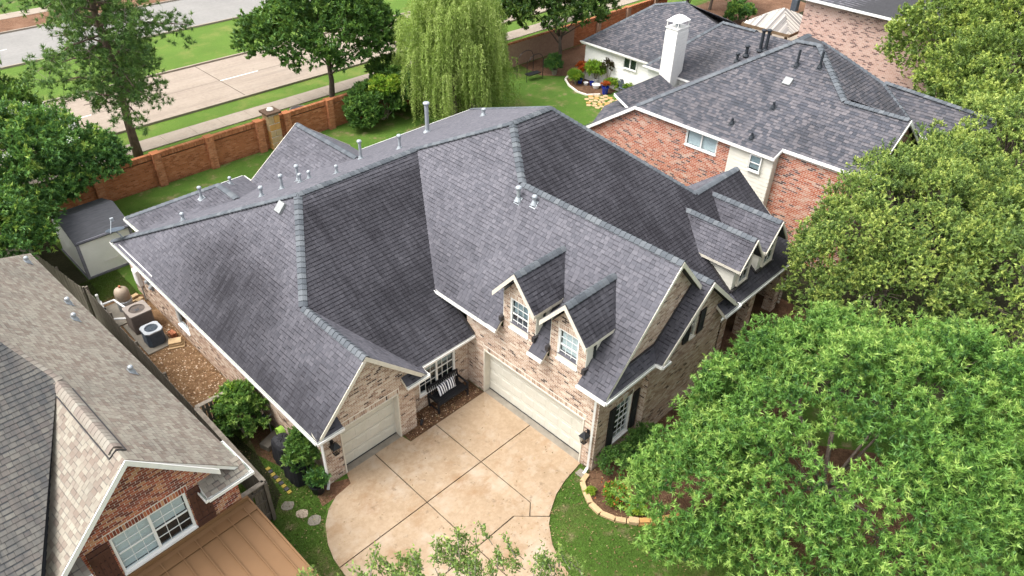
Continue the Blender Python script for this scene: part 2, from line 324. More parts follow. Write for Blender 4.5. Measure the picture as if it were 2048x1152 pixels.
M['driveway'] = layered('stained_driveway', (.5, 6, [(.35, (.27, .195, .125)), (.5, (.325, .24, .16)), (.65, (.385, .295, .205))]), [((.4, .33, .255), .9, .5, .72, (1, 1, 1)), ((.25, .155, .085), .75, .52, .72, (1, 1.3, 1)), ((.14, .1, .07), 3.2, .6, .76, (1, 1, 1)), ((.2, .16, .12), 1.1, .6, .85, (.25, 2.2, 1)), ((.06, .05, .04), 26, .74, .8, (1, 1, 1))], bscale=140, bs=.25, bd=.004)
M['road'] = layered('road_concrete', (.3, 4, [(.35, (.235, .19, .155)), (.5, (.285, .235, .19)), (.65, (.32, .27, .225))]), [((.2, .165, .135), .8, .5, .8, (.06, 1.6, 1)), ((.15, .125, .105), 2.5, .62, .8, (1, 1, 1))], bs=.15)
M['road2'] = layered('grey_road', (.3, 4, [(.35, (.185, .178, .17)), (.5, (.22, .212, .2)), (.65, (.25, .24, .228))]), [((.2, .19, .18), .8, .5, .8, (.06, 1.6, 1))], bs=.15)
M['walk'] = layered('sidewalk_concrete', (.8, 8, [(.35, (.25, .205, .165)), (.65, (.32, .275, .225))]), [((.2, .17, .135), 1.2, .55, .8, (1, 1, 1))], bs=.15)
M['grass'] = layered('mown_grass', (.35, 14, [(.3, (.06, .085, .02)), (.45, (.06, .12, .018)), (.55, (.078, .145, .022)), (.7, (.115, .17, .033))]), [((.15, .15, .05), .55, .5, .75, (1, 1, 1)), ((.24, .18, .11), 1.1, .57, .72, (1, 1, 1)), ((.035, .07, .01), 3.0, .58, .8, (1, 1, 1))], bs=.9, bscale=50, bd=.04)
M['grass_verge'] = layered('verge_grass', (.25, 10, [(.32, (.085, .125, .025)), (.45, (.08, .145, .022)), (.6, (.105, .175, .028)), (.72, (.15, .19, .045))]), [((.2, .2, .06), .4, .52, .8, (1, 1, 1)), ((.06, .11, .015), 2.0, .56, .8, (1, 1, 1))], bs=.9, bscale=40, bd=.04)
M['joint'] = plain('dark_joint', (.09, .07, .05), (.05, .04, .03), rough=1)
M['marking'] = plain('worn_white_marking', (.75, .73, .7), (.6, .57, .53), rough=.8, scale=5)

# ------------------------------------------------------------ surfaces made of pieces
def clip(poly, a0, a1, b0, b1):
    for ax, lim, sg in ((0, a0, 1), (0, a1, -1), (1, b0, 1), (1, b1, -1)):
        outp = []; n = len(poly)
        for i in range(n):
            p = poly[i]; q = poly[(i+1) % n]; dp = (p[ax]-lim)*sg; dq = (q[ax]-lim)*sg
            if dp >= 0: outp.append(p)
            if (dp > 0 and dq < 0) or (dp < 0 and dq > 0):
                k = dp/(dp-dq); outp.append((p[0]+(q[0]-p[0])*k, p[1]+(q[1]-p[1])*k))
        poly = outp
        if len(poly) < 3: return []
    return poly
def area(p):
    return abs(sum(p[i][0]*p[(i+1) % len(p)][1]-p[(i+1) % len(p)][0]*p[i][1] for i in range(len(p))))/2
def project(p):
    d = Vector(p)-CL; w = d.dot(AX[2])
    if w < .1: return None
    return 1024+CAMP['f']*d.dot(AX[0])/w, 576-CAMP['f']*d.dot(AX[1])/w, w
class Pieces:
    """collects pieces of one thing: the 300 that show largest become objects, the rest one joined part"""
    def __init__(s, parent, name, rest, mat, limit=300): s.parent = parent; s.name = name; s.rest = rest; s.mat = mat; s.mb = MB(); s.c = []; s.limit = limit; s.protos = {}
    def proto(s, key, fn):
        if key not in s.protos: s.protos[key] = fn()
        return s.protos[key]
    def add(s, key, Mx, rnd, st, local):    # local: function(MB) building the piece in local coordinates
        s.c.append((key, Mx, rnd, st, local))
    def done(s):
        def size(c):
            q = project(c[1].translation)
            if q is None or not (-10 < q[0] < 2058 and -10 < q[1] < 1162): return 1e9
            n = Vector(c[1].col[2][:3]); v = (CL-c[1].translation).normalized(); f = max(n.dot(v), .03)
            return q[2]/math.sqrt(f)
        s.c.sort(key=size)
        for i, (key, Mx, rnd, st, local) in enumerate(s.c):
            if i < s.limit and size(s.c[i]) < 1e8:
                def mk():
                    b = MB(); b.cr = 0; b.ct = 0; local(b); return b.mesh(s.name, s.mat)
                inst(s.name, s.proto(key, mk), s.parent, Mx, (st, rnd, 0, 1))
            else:
                b = MB(); local(b); n = len(s.mb.v); s.mb.v.extend(tuple(Mx @ Vector(p)) for p in b.v)
                s.mb.f.extend(tuple(k+n for k in f) for f in b.f); q = len(b.f); s.mb.m += [0]*q; s.mb.r += [rnd]*q; s.mb.t += [st+x for x in b.t]
        if s.mb.f: s.mb.build(s.rest, s.mat, s.parent, kind='stuff')
def shingle_face(P, pts, stain_dark=None, expo=.145, wid=(.14, .17, .21), lift=.02, keep=None):
    pts = [Vector(p) for p in pts]; n = V(0, 0, 0)
    for i in range(len(pts)): n += (pts[i]-pts[0]).cross(pts[(i+1) % len(pts)]-pts[0])
    n.normalize(); n = -n if n.z < 0 else n
    e = Z.cross(n).normalized(); s_ = n.cross(e); o = pts[0]
    q = [((p-o).dot(e), (p-o).dot(s_)) for p in pts]
    bmin = min(b for a, b in q); bmax = max(b for a, b in q); amin = min(a for a, b in q); amax = max(a for a, b in q)
    row = 0; b = bmin
    while b < bmax:
        a = amin-random.random()*.3; b1 = b+expo
        strip = clip(q, amin-1, amax+1, b, b1)
        if strip:
            lo = min(x for x, y in strip); hi = max(x for x, y in strip)
            while a < hi:
                w = random.choice(wid); a1 = a+w
                if a1 > lo:
                    c = clip(q, a, a1, b, b1)
                    if c and area(c) > 2e-4:
                        full = area(c) > .998*w*expo
                        mid = o+e*(a+w/2)+s_*(b+expo/2)
                        if keep is None or keep(mid):
                            st = stain_dark(mid) if stain_dark else 0; st = max(0, min(1, st+random.uniform(-.05, .05))); rnd = random.random()
                            if full:
                                Mx = Matrix((e, s_, n)).transposed().to_4x4(); Mx.translation = o+e*(a+w/2)+s_*b
                                band = random.random() < .5
                                def local(m, w=w, band=band):
                                    h = w/2-.004; ym = expo*.66; zm = lift+(.003-lift)*.66; m.prism([(-h, -.012, -.01), (h, -.012, -.01), (h, expo, -.01), (-h, expo, -.01)], [(-h, -.012, lift), (h, -.012, lift), (h, expo, .003), (-h, expo, .003)], cap=False)
                                    m.face([(-h, -.012, lift), (h, -.012, lift), (h, ym, zm), (-h, ym, zm)]); c0 = m.ct; m.ct = .42 if band else .05; m.face([(-h, ym, zm), (h, ym, zm), (h, expo, .003), (-h, expo, .003)]); m.ct = c0
                                P.add((w, band), Mx, rnd, st, local)
                            else:
                                def up(x, y, t): return o+e*x+s_*y+n*t
                                top = [up(x, y, lift+(.003-lift)*(y-b)/expo) for x, y in c]; bot = [up(x, y, -.01) for x, y in c]
                                P.mb.cr = rnd; P.mb.ct = st; P.mb.prism(bot, top, cap=False); P.mb.face(top)
                a = a1
        b = b1; row += 1
def deck(m, pts, th=.14):
    pts = [Vector(p) for p in pts]
    t = [p-Z*.012 for p in pts]; b = [p-Z*th for p in pts]
    m.cur = 0; m.poly(t); m.poly([p for p in b]); m.cur = 1; m.prism(b, t, cap=False); m.cur = 0
def caps(P, p0, p1, drop=.09, half=.15, step=.2, hi=.045):
    p0 = Vector(p0); p1 = Vector(p1); d = p1-p0; L = d.length; d.normalize(); sd_ = d.cross(Z).normalized(); up = sd_.cross(d).normalized()
    k = int(L/step)
    def local(m):
        prof = [(-half, -drop), (-half*.5, -drop*.38), (0, 0), (half*.5, -drop*.38), (half, -drop)]
        for i in range(4):
            (y0, z0), (y1, z1) = prof[i], prof[i+1]
            a = [(-.02, y0, z0+hi), (-.02, y1, z1+hi), (step, y1, z1+.018), (step, y0, z0+.018)]
            m.prism([(x, y, z-.028) for x, y, z in a], a)
    for i in range(k):
        Mx = Matrix((d, sd_, up)).transposed().to_4x4(); Mx.translation = p0+d*(i*L/k)
        P.add((round(drop, 2), half), Mx, random.random(), 0, local)
def brick_wall(P, wallmb, o, u, w, poly, holes=(), BL=.19, BH=.064, J=.014, proud=.005, stain_dark=None, soldier=()):
    """o: origin; u: along; w: outward normal; poly/holes in (along, z) coordinates; holes are rectangles (a0,a1,z0,z1)"""
    o = Vector(o); u = Vector(u).normalized(); w = Vector(w).normalized()
    hp = [[o+u*a+Z*z for a, z in ((h[0], h[2]), (h[1], h[2]), (h[1], h[3]), (h[0], h[3]))] for h in holes]
    wallmb.poly([o+u*a+Z*z for a, z in poly], hp)
    zmin = min(z for a, z in poly); zmax = max(z for a, z in poly); amin = min(a for a, z in poly); amax = max(a for a, z in poly)
    blocks = list(holes)+[tuple(s_) for s_ in soldier]
    def put(c, full, a0, a1, z0, z1):
        ln = a1-a0; hh = z1-z0
        mid = o+u*(a0+ln/2)+Z*(z0+hh/2); rnd = random.random(); st = stain_dark(mid) if stain_dark else 0; st = max(0, min(.9, st))
        pr = proud+random.uniform(-.002, .002)
        if full:
            Mx = Matrix((u, Z, w)).transposed().to_4x4(); Mx.translation = mid
            lnr = round(ln, 2)
            def local(m): m.box((0, 0, 0), (ln, hh, 2*pr))
            P.add((round(ln, 3), round(hh, 3)), Mx, rnd, st, local)
        else:
            P.mb.cr = rnd; P.mb.ct = st
            f = [o+u*x+Z*y+w*pr for x, y in c]; b = [o+u*x+Z*y for x, y in c]; P.mb.prism(b, f, cap=False); P.mb.face(f)
    row = 0; z = zmin
    while z < zmax-.01:
        zm = z+BH/2; iv = [(amin, amax)]
        for h in blocks:
            if h[2]-.01 < zm < h[3]+.01:
                nv = []
                for x0, x1 in iv:
                    if h[1] <= x0 or h[0] >= x1: nv.append((x0, x1)); continue
                    if h[0] > x0: nv.append((x0, h[0]-J/2))
                    if h[1] < x1: nv.append((h[1]+J/2, x1))
                iv = nv
        for x0, x1 in iv:
            a = amin-((row % 2)*(BL+J)/2)
            a += math.floor((x0-a)/(BL+J))*(BL+J)
            while a < x1:
                c0 = max(a, x0); c1 = min(a+BL, x1)
                if c1-c0 > .02:
                    c = clip(list(poly), c0, c1, z, z+BH)
                    if c and area(c) > 1e-4: put(c, area(c) > .999*(c1-c0)*BH and c1-c0 > BL*.99, c0, c1, z, z+BH)
                a += BL+J
        z += BH+J; row += 1
    for (a0, a1, z0, z1) in soldier:
        a = a0+J/2
        while a+BH < a1+.01:
            c = clip(list(poly), a, a+BH, z0+J/2, z1-J/2)
            if c: put(c, area(c) > .999*BH*(z1-z0-J), a, a+BH, z0+J/2, z1-J/2)
            a += BH+J
def gutter(parent, p0, p1, outd, mat='white', w=.085, h=.1, name='gutter'):
    p0 = Vector(p0); p1 = Vector(p1); o = Vector(outd).normalized(); m = MB(); d = (p1-p0).normalized(); L = (p1-p0).length; c = (p0+p1)/2
    ax = (d, o, Z)
    m.box(c+o*w/2-Z*h, (L, w, .012), ax); m.box(c+o*w-Z*h/2, (L+.02, .022, h), ax); m.box(c-Z*h/2, (L, .012, h), ax)
    m.cur = 1; m.box(c+o*w/2-Z*(h*.62), (L-.01, w-.03, .01), ax)
    for sg in (-1, 1): m.cur = 0; m.box(c+d*sg*L/2+o*w/2-Z*h/2, (.012, w, h), ax)
    return m.build(name, [M[mat], M['gutter_in']], parent)
def board(parent, p0, p1, h, th, outd, mat='trim', name='fascia', topoff=0):
    m = MB(); p0 = Vector(p0)-Z*topoff; p1 = Vector(p1)-Z*topoff; o = Vector(outd).normalized()
    m.prism([p0-Z*h, p1-Z*h, p1-Z*h+o*th, p0-Z*h+o*th], [p0, p1, p1+o*th, p0+o*th]); return m.build(name, M[mat], parent)
def window(parent, c, u, n, w, h, units=1, cols=3, rows=4, frame='white', blind=None, hung=True, recess=.05, up=None, name='window', inn=.28, bl=.08):
    """c: bottom centre on the wall face; u: along; n: outward"""
    c = Vector(c); u = Vector(u).normalized(); n = Vector(n).normalized(); up = up or Z; ax = (u, n, up); m = MB(); fw = .05; c0 = c-n*recess
    for sx in (-1, 1): m.box(c0+u*sx*(w/2-fw/2)+up*h/2, (fw, .07, h), ax)
    for zz in (fw/2, h-fw/2): m.box(c0+up*zz, (w, .068, fw), ax)
    uw = (w-2*fw)/units
    for k in range(1, units): m.box(c0+u*(-w/2+fw+uw*k)+up*h/2, (.075, .07, h-.01), ax)
    m.box(c+up*-.025+n*.015, (w+.06, .09, .05), ax)
    # reveals
    for sx in (-1, 1): m.box(c0+u*sx*(w/2+.006)-n*.02+up*h/2, (.012, .16, h), ax)
    win = m.build(name, M[frame], parent)
    pw = (uw-.03)/cols; ph = (h-2*fw)/rows
    g = MB(); g.box((0, 0, 0), (pw-.012, .008, ph-.012)); gm = g.mesh('pane', M['glass'])
    bars = MB(); half = rows//2 if hung else None
    for k in range(units):
        x0 = -w/2+fw+uw*k+.015
        for i in range(cols):
            for j in range(rows):
                p = c0+u*(x0+pw*(i+.5))+up*(fw+ph*(j+.5))-n*.005
                Mx = Matrix((u, n, up)).transposed().to_4x4(); Mx.translation = p; inst('pane', gm, win, Mx)
        for i in range(1, cols): bars.box(c0+u*(x0+pw*i)+up*h/2, (.013, .022, h-2*fw), ax)
        for j in range(1, rows):
            th = .04 if (hung and j == half) else .013
            bars.box(c0+u*(x0+pw*cols/2)+up*(fw+ph*j)+n*(.004 if th > .02 else 0), (pw*cols, .03 if th > .02 else .0215, th), ax)
    bars.build('glazing_bar', M[frame], win)
    b = MB(); b.box(c0-n*inn+up*h/2, (w+(.9 if inn > .2 else .0), .01, h+(.5 if inn > .2 else 0)), ax); b.build('dark_interior', M['darkin'], win)
    if blind:
        frac, bm = blind
        for k in range(units):
            x0 = -w/2+fw+uw*k; f = frac[k] if isinstance(frac, (list, tuple)) else frac; hh = (h-2*fw)*f; b = MB(); nsl = max(3, int(hh/.06))
            for i in range(nsl): b.box(c0-n*bl+u*(x0+uw/2)+up*(h-fw-hh*(i+.5)/nsl), (uw-.04, .012, hh/nsl*.93), ax)
            b.build('blind', M[bm], win)
    return win
def shutter(parent, c, u, n, w, h, mat='black'):
    c = Vector(c); u = Vector(u); n = Vector(n); ax = (u, n, Z); m = MB(); k = c+n*.035
    for s_ in (-1, 1): m.box(k+u*s_*(w/2-.025)+Z*h/2, (.05, .04, h), ax)
    for zz in (.03, h/2, h-.03): m.box(k+Z*zz, (w-.1, .038, .06), ax)
    s_ = m.build('shutter', M[mat], parent); m = MB(); z = .09
    m.box(k-n*.012+Z*h/2, (w-.1, .008, h-.1), ax)
    while z < h-.08:
        m.box(k+Z*z, (w-.1, .012, .045), (u, (n+Z*.6).normalized(), (Z-n*.6).normalized())); z += .05
    m.build('louvre', M[mat], s_); return s_
def vent(parent, p, h, kind='galv', r=.05, cap=True, n=(0, 0, 1)):
    p = Vector(p); n = Vector(n).normalized(); m = MB(); mt = M[kind]
    m.tube([p-Z*.1, p+Z*h], r, 12); v = m.build('vent_pipe', mt, parent, smooth=False)
    m = MB(); e = Z.cross(n); e = e.normalized() if e.length > .01 else V(1, 0, 0); s_ = n.cross(e)
    m.box(p+n*.024, (.27, .3, .008), (e, s_, n)); m.tube([p-Z*.02+n*.02, p+Z*.14], [r*2.1, r*1.25], 12); m.build('flashing', mt, v)
    if cap:
        m = MB(); t = p+Z*h; m.lathe([(r*1.1, -.08), (r*1.6, -.02), (r*1.7, .03), (r*1.3, .07), (r*.4, .09)], t, 12); m.build('vent_cap', mt, v)
    return v
def lerp(a, b, t): return Vector(a)*(1-t)+Vector(b)*t
# ------------------------------------------------------------ ground
def sheet(name, pts, z, mat, kind='structure', parent=None):
    m = MB(); m.poly([(x, y, z) for x, y in pts]); return m.build(name, M[mat], parent, kind=None if parent else kind)
def slab(name, pts, z0, z1, mat, parent=None, kind='structure', crown=False):
    m = MB(); m.poly([(x, y, z1) for x, y in pts]); m.prism([(x, y, z0) for x, y in pts], [(x, y, z1) for x, y in pts], cap=False)
    return m.build(name, M[mat], parent, kind=None if parent else kind)
sheet('ground', [(-420, -420), (520, -420), (520, 520), (-420, 520)], 0, 'grass')
sheet('verge_grass', [(-120, 24.3), (200, 24.3), (200, 55), (-120, 55)], .004, 'grass_verge')
m = MB(); x = -60
walk = sheet('sidewalk', [(-60, 28.7), (120, 28.7), (120, 30.2), (-60, 30.2)], .02, 'joint')
while x < 118:
    s_ = MB(); s_.box((x+.95, 29.45, .03), (1.88, 1.5, .06)); s_.build('paving_slab', M['walk'], walk); x += 1.9
road = slab('road', [(-120, 32.3), (200, 32.3), (200, 40.0), (-120, 40.0)], -.02, .01, 'joint')
x = -40
while x < 116:
    for y0, y1 in ((32.32, 36.1), (36.13, 39.98)):
        s_ = MB(); s_.box((x+5.98, (y0+y1)/2, .013), (11.94, y1-y0, .02)); s_.build('concrete_panel', M['road'], road)
    x += 12
for x in range(-28, 100, 12): sheet('lane_marking', [(x, 36.05), (x+3, 36.05), (x+3, 36.17), (x, 36.17)], .028, 'marking', parent=road)
road2 = slab('far_road', [(-120, 48.7), (200, 48.7), (200, 57.0), (-120, 57.0)], -.02, .012, 'road2')
for x in range(-28, 100, 12): sheet('lane_marking', [(x, 52.8), (x+3, 52.8), (x+3, 52.92), (x, 52.92)], .017, 'marking', parent=road2)
for y in (32.2, 40.06, 48.6, 57.06): slab('kerb', [(-120, y-.08), (200, y-.08), (200, y+.08), (-120, y+.08)], 0, .14, 'walk')
slab('far_sidewalk', [(-120, 61), (200, 61), (200, 62.6), (-120, 62.6)], 0, .03, 'walk')
sheet('far_soil', [(-120, 57.2), (200, 57.2), (200, 61), (-120, 61)], .008, 'soil')
# driveway of separate slabs
outl = [(-6.14, .36), (-6.3, -.1), (-6.97, -.2), (-7.42, -.46), (-7.82, -.87), (-8.18, -1.54), (-8.35, -2.11), (-8.42, -2.8), (-8.47, -3.62), (-8.4, -5.5), (-8.2, -8), (-8.2, -14), (-4.2, -14), (-3.95, -9), (-3.8, -7.96), (-3.56, -7.55), (-3.43, -7.03), (-3.15, -6.44), (-2.68, -5.87), (-2.2, -5.53), (-1.63, -5.24), (-.98, -5.06), (-.03, -4.93), (-.03, -.05), (-3.68, -.05), (-3.74, .36)]
drive = sheet('driveway', [(x, y) for x, y in outl], .012, 'joint')
def hp_clip(poly, a, b, c):       # keep a*x+b*y<=c
    o = []; n = len(poly)
    for i in range(n):
        p = poly[i]; q = poly[(i+1) % n]; dp = c-a*p[0]-b*p[1]; dq = c-a*q[0]-b*q[1]
        if dp >= 0: o.append(p)
        if dp*dq < 0: k = dp/(dp-dq); o.append((p[0]+(q[0]-p[0])*k, p[1]+(q[1]-p[1])*k))
    return o
g = .019
def dslab(poly):
    if len(poly) > 2: slab('concrete_slab', poly, 0, .05, 'driveway', parent=drive)
L1, L2, C1, C2 = -4.95, -2.5, -2.48, -4.87
cols_ = [(-20, L1), (L1, L2), (L2, 5)]; rws = [(C1, 5), (C2, C1), (-20, C2)]
for i, (xa, xb) in enumerate(cols_):
    for j, (ya, yb) in enumerate(rws):
        p = hp_clip(outl, -1, 0, -(xa+g)); p = hp_clip(p, 1, 0, xb-g); p = hp_clip(p, 0, -1, -(ya+g)); p = hp_clip(p, 0, 1, yb-g)
        if (i, j) == (1, 1): p = [(L1+g, C1-g), (L2-g, C1-g), (L2-g, C2), (-2.9-g, -5.23+g), (-3.28, -4.86+g), (L1+g, C2+g)]
        if (i, j) == (2, 1):
            p = [(L2+g, C1-g), (-.03, C1-g), (-.03, -4.93), (-.98, -5.06), (-1.63, -5.24), (-2.2, -5.53), (-2.44, -5.66), (-2.88, -5.23), (L2+g, C2)]
        if (i, j) == (1, 2): p = hp_clip(outl, -1, 0, -(L1+g)); p = hp_clip(p, 0, 1, C2-g); p = hp_clip(p, 1, 1, -8.14-g)
        if (i, j) == (2, 2): p = []
        dslab(p)
slab('apron', [(-.03, -4.88), (.26, -4.88), (.26, 0), (-.03, 0)], 0, .045, 'concrete')
slab('apron', [(-6.14, .36), (-3.75, .36), (-3.75, .66), (-6.14, .66)], 0, .045, 'concrete')
sheet('courtyard_mulch', [(-3.66, -.03), (-.04, -.03), (-.04, .95), (-3.1, .95), (-3.1, .36), (-3.66, .36)], .03, 'mulch')
sheet('gravel_bed', [(-8.9, 5.0), (-6.8, 5.0), (-6.8, 15.0), (-7.6, 15.8), (-8.9, 15.6)], .008, 'gravelbed')
sheet('front_bed', [(-.22, -5.43), (-.62, -5.49), (-.85, -5.85), (-1.12, -6.3), (-1.16, -6.76), (-.99, -7.25), (-.58, -7.85), (-.06, -8.37), (2, -9.2), (8, -9), (14, -8), (14, -3), (6, -5.3), (0, -5.35)], .012, 'mulch')
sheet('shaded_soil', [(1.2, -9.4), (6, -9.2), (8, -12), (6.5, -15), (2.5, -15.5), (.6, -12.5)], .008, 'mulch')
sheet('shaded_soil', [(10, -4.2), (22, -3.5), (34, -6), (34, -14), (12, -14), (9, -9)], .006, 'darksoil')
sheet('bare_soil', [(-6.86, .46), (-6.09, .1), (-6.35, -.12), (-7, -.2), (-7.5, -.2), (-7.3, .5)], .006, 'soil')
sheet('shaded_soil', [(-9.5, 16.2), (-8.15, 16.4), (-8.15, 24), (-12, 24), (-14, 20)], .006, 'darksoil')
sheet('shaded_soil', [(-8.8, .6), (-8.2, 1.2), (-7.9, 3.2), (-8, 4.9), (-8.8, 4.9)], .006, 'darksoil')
sheet('bare_soil', [(-7.6, 2.2), (-7.0, 2.4), (-6.9, 4.2), (-7.6, 4.6), (-7.9, 3.2)], .010, 'soil')
sheet('dirt_yard', [(26.6, 24), (26.4, 22.8), (26.2, 21.5), (26.9, 20.7), (28.2, 19.6), (28.4, 18.9), (30, 18.6), (60, 16), (62, 24)], .008, 'soil')
sheet('planting_bed', [(28.4, 19.2), (27.6, 20.0), (26.9, 19.5), (26.2, 18.4), (25.7, 17.0), (25.9, 16.3), (27.3, 15.6), (28.4, 15.8)], .012, 'mulch')
sheet('far_yard', [(36, -2), (75, -2), (75, 24), (36, 24)], .005, 'darksoil')
slab('pool_deck', [(41, 8), (52, 8), (52, 16.2), (47, 16.8), (42.5, 16)], 0, .05, 'walk')
slab('porch_floor', [(7.3, -5.3), (13.4, -5.3), (13.4, -2.8), (7.3, -2.8)], 0, .12, 'brickfloor') if 'brickfloor' in M else None
# stray pebbles in the gravel bed and the courtyard bed
def pebbles(name, n, fn, r0, r1, z=.01):
    mb = MB()
    for _ in range(n):
        x, y = fn(); r = random.uniform(r0, r1); mb.cr = random.random(); mb.ct = 0
        mb.blob((x, y, z+r*.25), (r*random.uniform(.7, 1.3), r*random.uniform(.7, 1.3), r*.5), 5, 3, .25)
    return mb.build(name, M['pebble'], kind='stuff')
tag(pebbles('gravel', 2300, lambda: (random.uniform(-8.85, -6.85), random.uniform(5.0, 12.4)), .014, .04), 'loose brown river gravel filling the side yard beside the brick wall', 'gravel')
tag(pebbles('gravel', 420, lambda: (random.uniform(-3.6, -.1), random.uniform(0, .9)), .012, .03, .03), 'scattered pale pebbles in the mulch bed around the black bench', 'gravel')

# ------------------------------------------------------------ main house
H = empty('main_house', (0, 0, 0), 'blush brick house with steep grey roofs, four dormers and two garage doors, centre', 'house')
def nstain(scale, seed=0): return lambda p: noise.noise(Vector((p[0]*scale+seed, p[1]*scale-seed, p[2]*scale)))
def darkF(p):     # front slopes get a heavy overall darkening, broken up by noise
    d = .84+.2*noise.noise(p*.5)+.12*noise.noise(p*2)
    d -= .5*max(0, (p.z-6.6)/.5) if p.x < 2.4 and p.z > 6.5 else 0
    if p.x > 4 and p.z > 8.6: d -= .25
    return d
def stL(p):
    a = p.y-7.8; b = p.z-4.2; k = math.exp(-(a*a/12+b*b/1.3)); lo = math.exp(-max(0, p.z-2.5)/1.9)*max(0, min(1, (12.5-p.y)/5))
    return .0+.55*k+.85*lo+.22*noise.noise(p*.9)+.1*noise.noise(p*3)
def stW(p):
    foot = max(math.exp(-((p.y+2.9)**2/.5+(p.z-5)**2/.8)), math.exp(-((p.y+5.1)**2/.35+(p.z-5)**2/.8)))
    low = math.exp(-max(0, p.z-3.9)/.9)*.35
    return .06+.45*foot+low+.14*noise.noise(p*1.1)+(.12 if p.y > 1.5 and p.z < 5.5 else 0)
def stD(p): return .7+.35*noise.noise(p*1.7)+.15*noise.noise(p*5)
def stl(p): return .1+.3*noise.noise(p*1.3)+.15*noise.noise(p*4)
R1 = (-2.917, 6.64, 7.119); R2 = (2.563, 6.64, 7.119); R3 = (4.207, 2.92, 8.96); R4 = (6.3, 2.92, 8.96)
WR = (2.99, 1.18, 7.6); WF = (2.99, -5.75, 7.6); G1b = (-5.0, 3.61, 4.85); G1f = (-5.0, .09, 4.85)
XR = (10.55, -1.6, 5.44)
D1, D2 = -1.72, -3.9      # dormer axes
hw = .75
zr = lambda x: 3.884+1.12*(x+.325)
faces = [
 ([(-7.1, .09, 2.56), G1f, G1b, R1, (-7.1, 15.85, 2.56)], stL),
 ([G1f, (-2.65, .09, 2.56), (-2.65, .553, 2.56), G1b], stl),
 ([G1b, (-2.65, .553, 2.56), (0, .553, 2.56), (0, 2.32, 3.884), R2, R1], darkF),
 ([(-.325, 2.32, 3.884), R2, R3, WR, WF, (-.325, -5.8, 3.884), (-.325, D2-hw-.02, 3.884), (0, D2-hw-.02, zr(0)), (0, D2+hw+.02, zr(0)), (-.325, D2+hw+.02, 3.884), (-.325, D1-hw-.02, 3.884), (0, D1-hw-.02, zr(0)), (0, D1+hw+.02, zr(0)), (-.325, D1+hw+.02, 3.884)], stW),
 ([R3, R4, XR, (13.85, -1.6, 5.44), (13.85, -5.3, 2.56), (7.15, -5.3, 2.56), (7.15, -3.6, 3.88), (4.75, -.75, 6.1), (4.33, -.75, 6.1), WR], darkF),
 ([WF, (4.9, -5.75, 5.46), (4.9, -1.57, 5.46), WR], stl),
 ([(2.33, -6.05, 3.88), (4.75, -6.05, 6.1), (4.75, -.75, 6.1), (4.519, -.9, 5.888), (4.519, -5.4, 5.888), (2.33, -5.4, 3.88)], lambda p: .55+.2*noise.noise(p*2)),
 ([(4.75, -6.05, 6.1), (7.15, -6.05, 3.88), (7.15, -3.6, 3.88), (4.75, -.75, 6.1)], stl),
 ([(-.325, -5.8, 3.884), (2.36, -5.8, 3.884), (2.7, -5.4, 4.21), (.02, -5.4, 4.21)], lambda p: .45+.3*noise.noise(p*2)),
 ([(-7.1, 15.85, 2.56), R1, R2, R3, R4, (14, 15.85, 2.56)], lambda p: .04),
 ([R4, XR, (14, 1.9, 2.56), (14, 15.85, 2.56)], stl),
 ([XR, (13.85, -1.6, 5.44), (13.85, 1.87, 2.56)], stl),
 # back wings
 ([(-5.9, 17.35, 2.56), (-2.3, 15.1, 3.82), (-2.3, 13.3, 3.82), (-5.9, 15.85, 2.56)], lambda p: .25+.4*noise.noise(p*2)),
 ([(-5.9, 17.35, 2.56), (-2.3, 15.1, 3.82), (-.05, 17.4, 2.56)], lambda p: .05),
 ([(-.05, 17.4, 2.56), (-2.3, 15.1, 3.82), (-2.3, 13.3, 3.82), (-.05, 15.85, 2.56)], lambda p: .1),
 ([(0, 16.7, 2.56), (2.9, 16.7, 4.72), (2.9, 11.49, 4.72), (0, 15.85, 2.56)], lambda p: .12+.3*noise.noise(p*1.7)),
 ([(5.8, 16.7, 2.56), (2.9, 16.7, 4.72), (2.9, 11.49, 4.72), (5.8, 15.85, 2.56)], lambda p: .05),
]
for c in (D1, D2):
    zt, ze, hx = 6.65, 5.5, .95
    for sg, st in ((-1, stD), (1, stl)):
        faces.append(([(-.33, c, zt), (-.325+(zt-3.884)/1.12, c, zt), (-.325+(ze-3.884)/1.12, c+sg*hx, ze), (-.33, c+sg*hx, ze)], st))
for xc in (9.5, 11.45):
    zt, ze, hx = 5.25, 4.15, .85; yb = lambda z: -5.3+(z-2.56)/.778
    for sg, st in ((-1, lambda p: .3+.35*noise.noise(p*1.5)), (1, stl)):
        faces.append(([(xc, -5.15, zt), (xc, yb(zt), zt), (xc+sg*hx, yb(ze), ze), (xc+sg*hx, -5.15, ze)], st))
rm = MB()
for pts, st in faces: deck(rm, pts, .14)
roof = rm.build('roof', [M['deck'], M['trim']], H)
P = Pieces(roof, 'shingle', 'shingle_field', M['shingle'])
for pts, st in faces: shingle_face(P, pts, st)
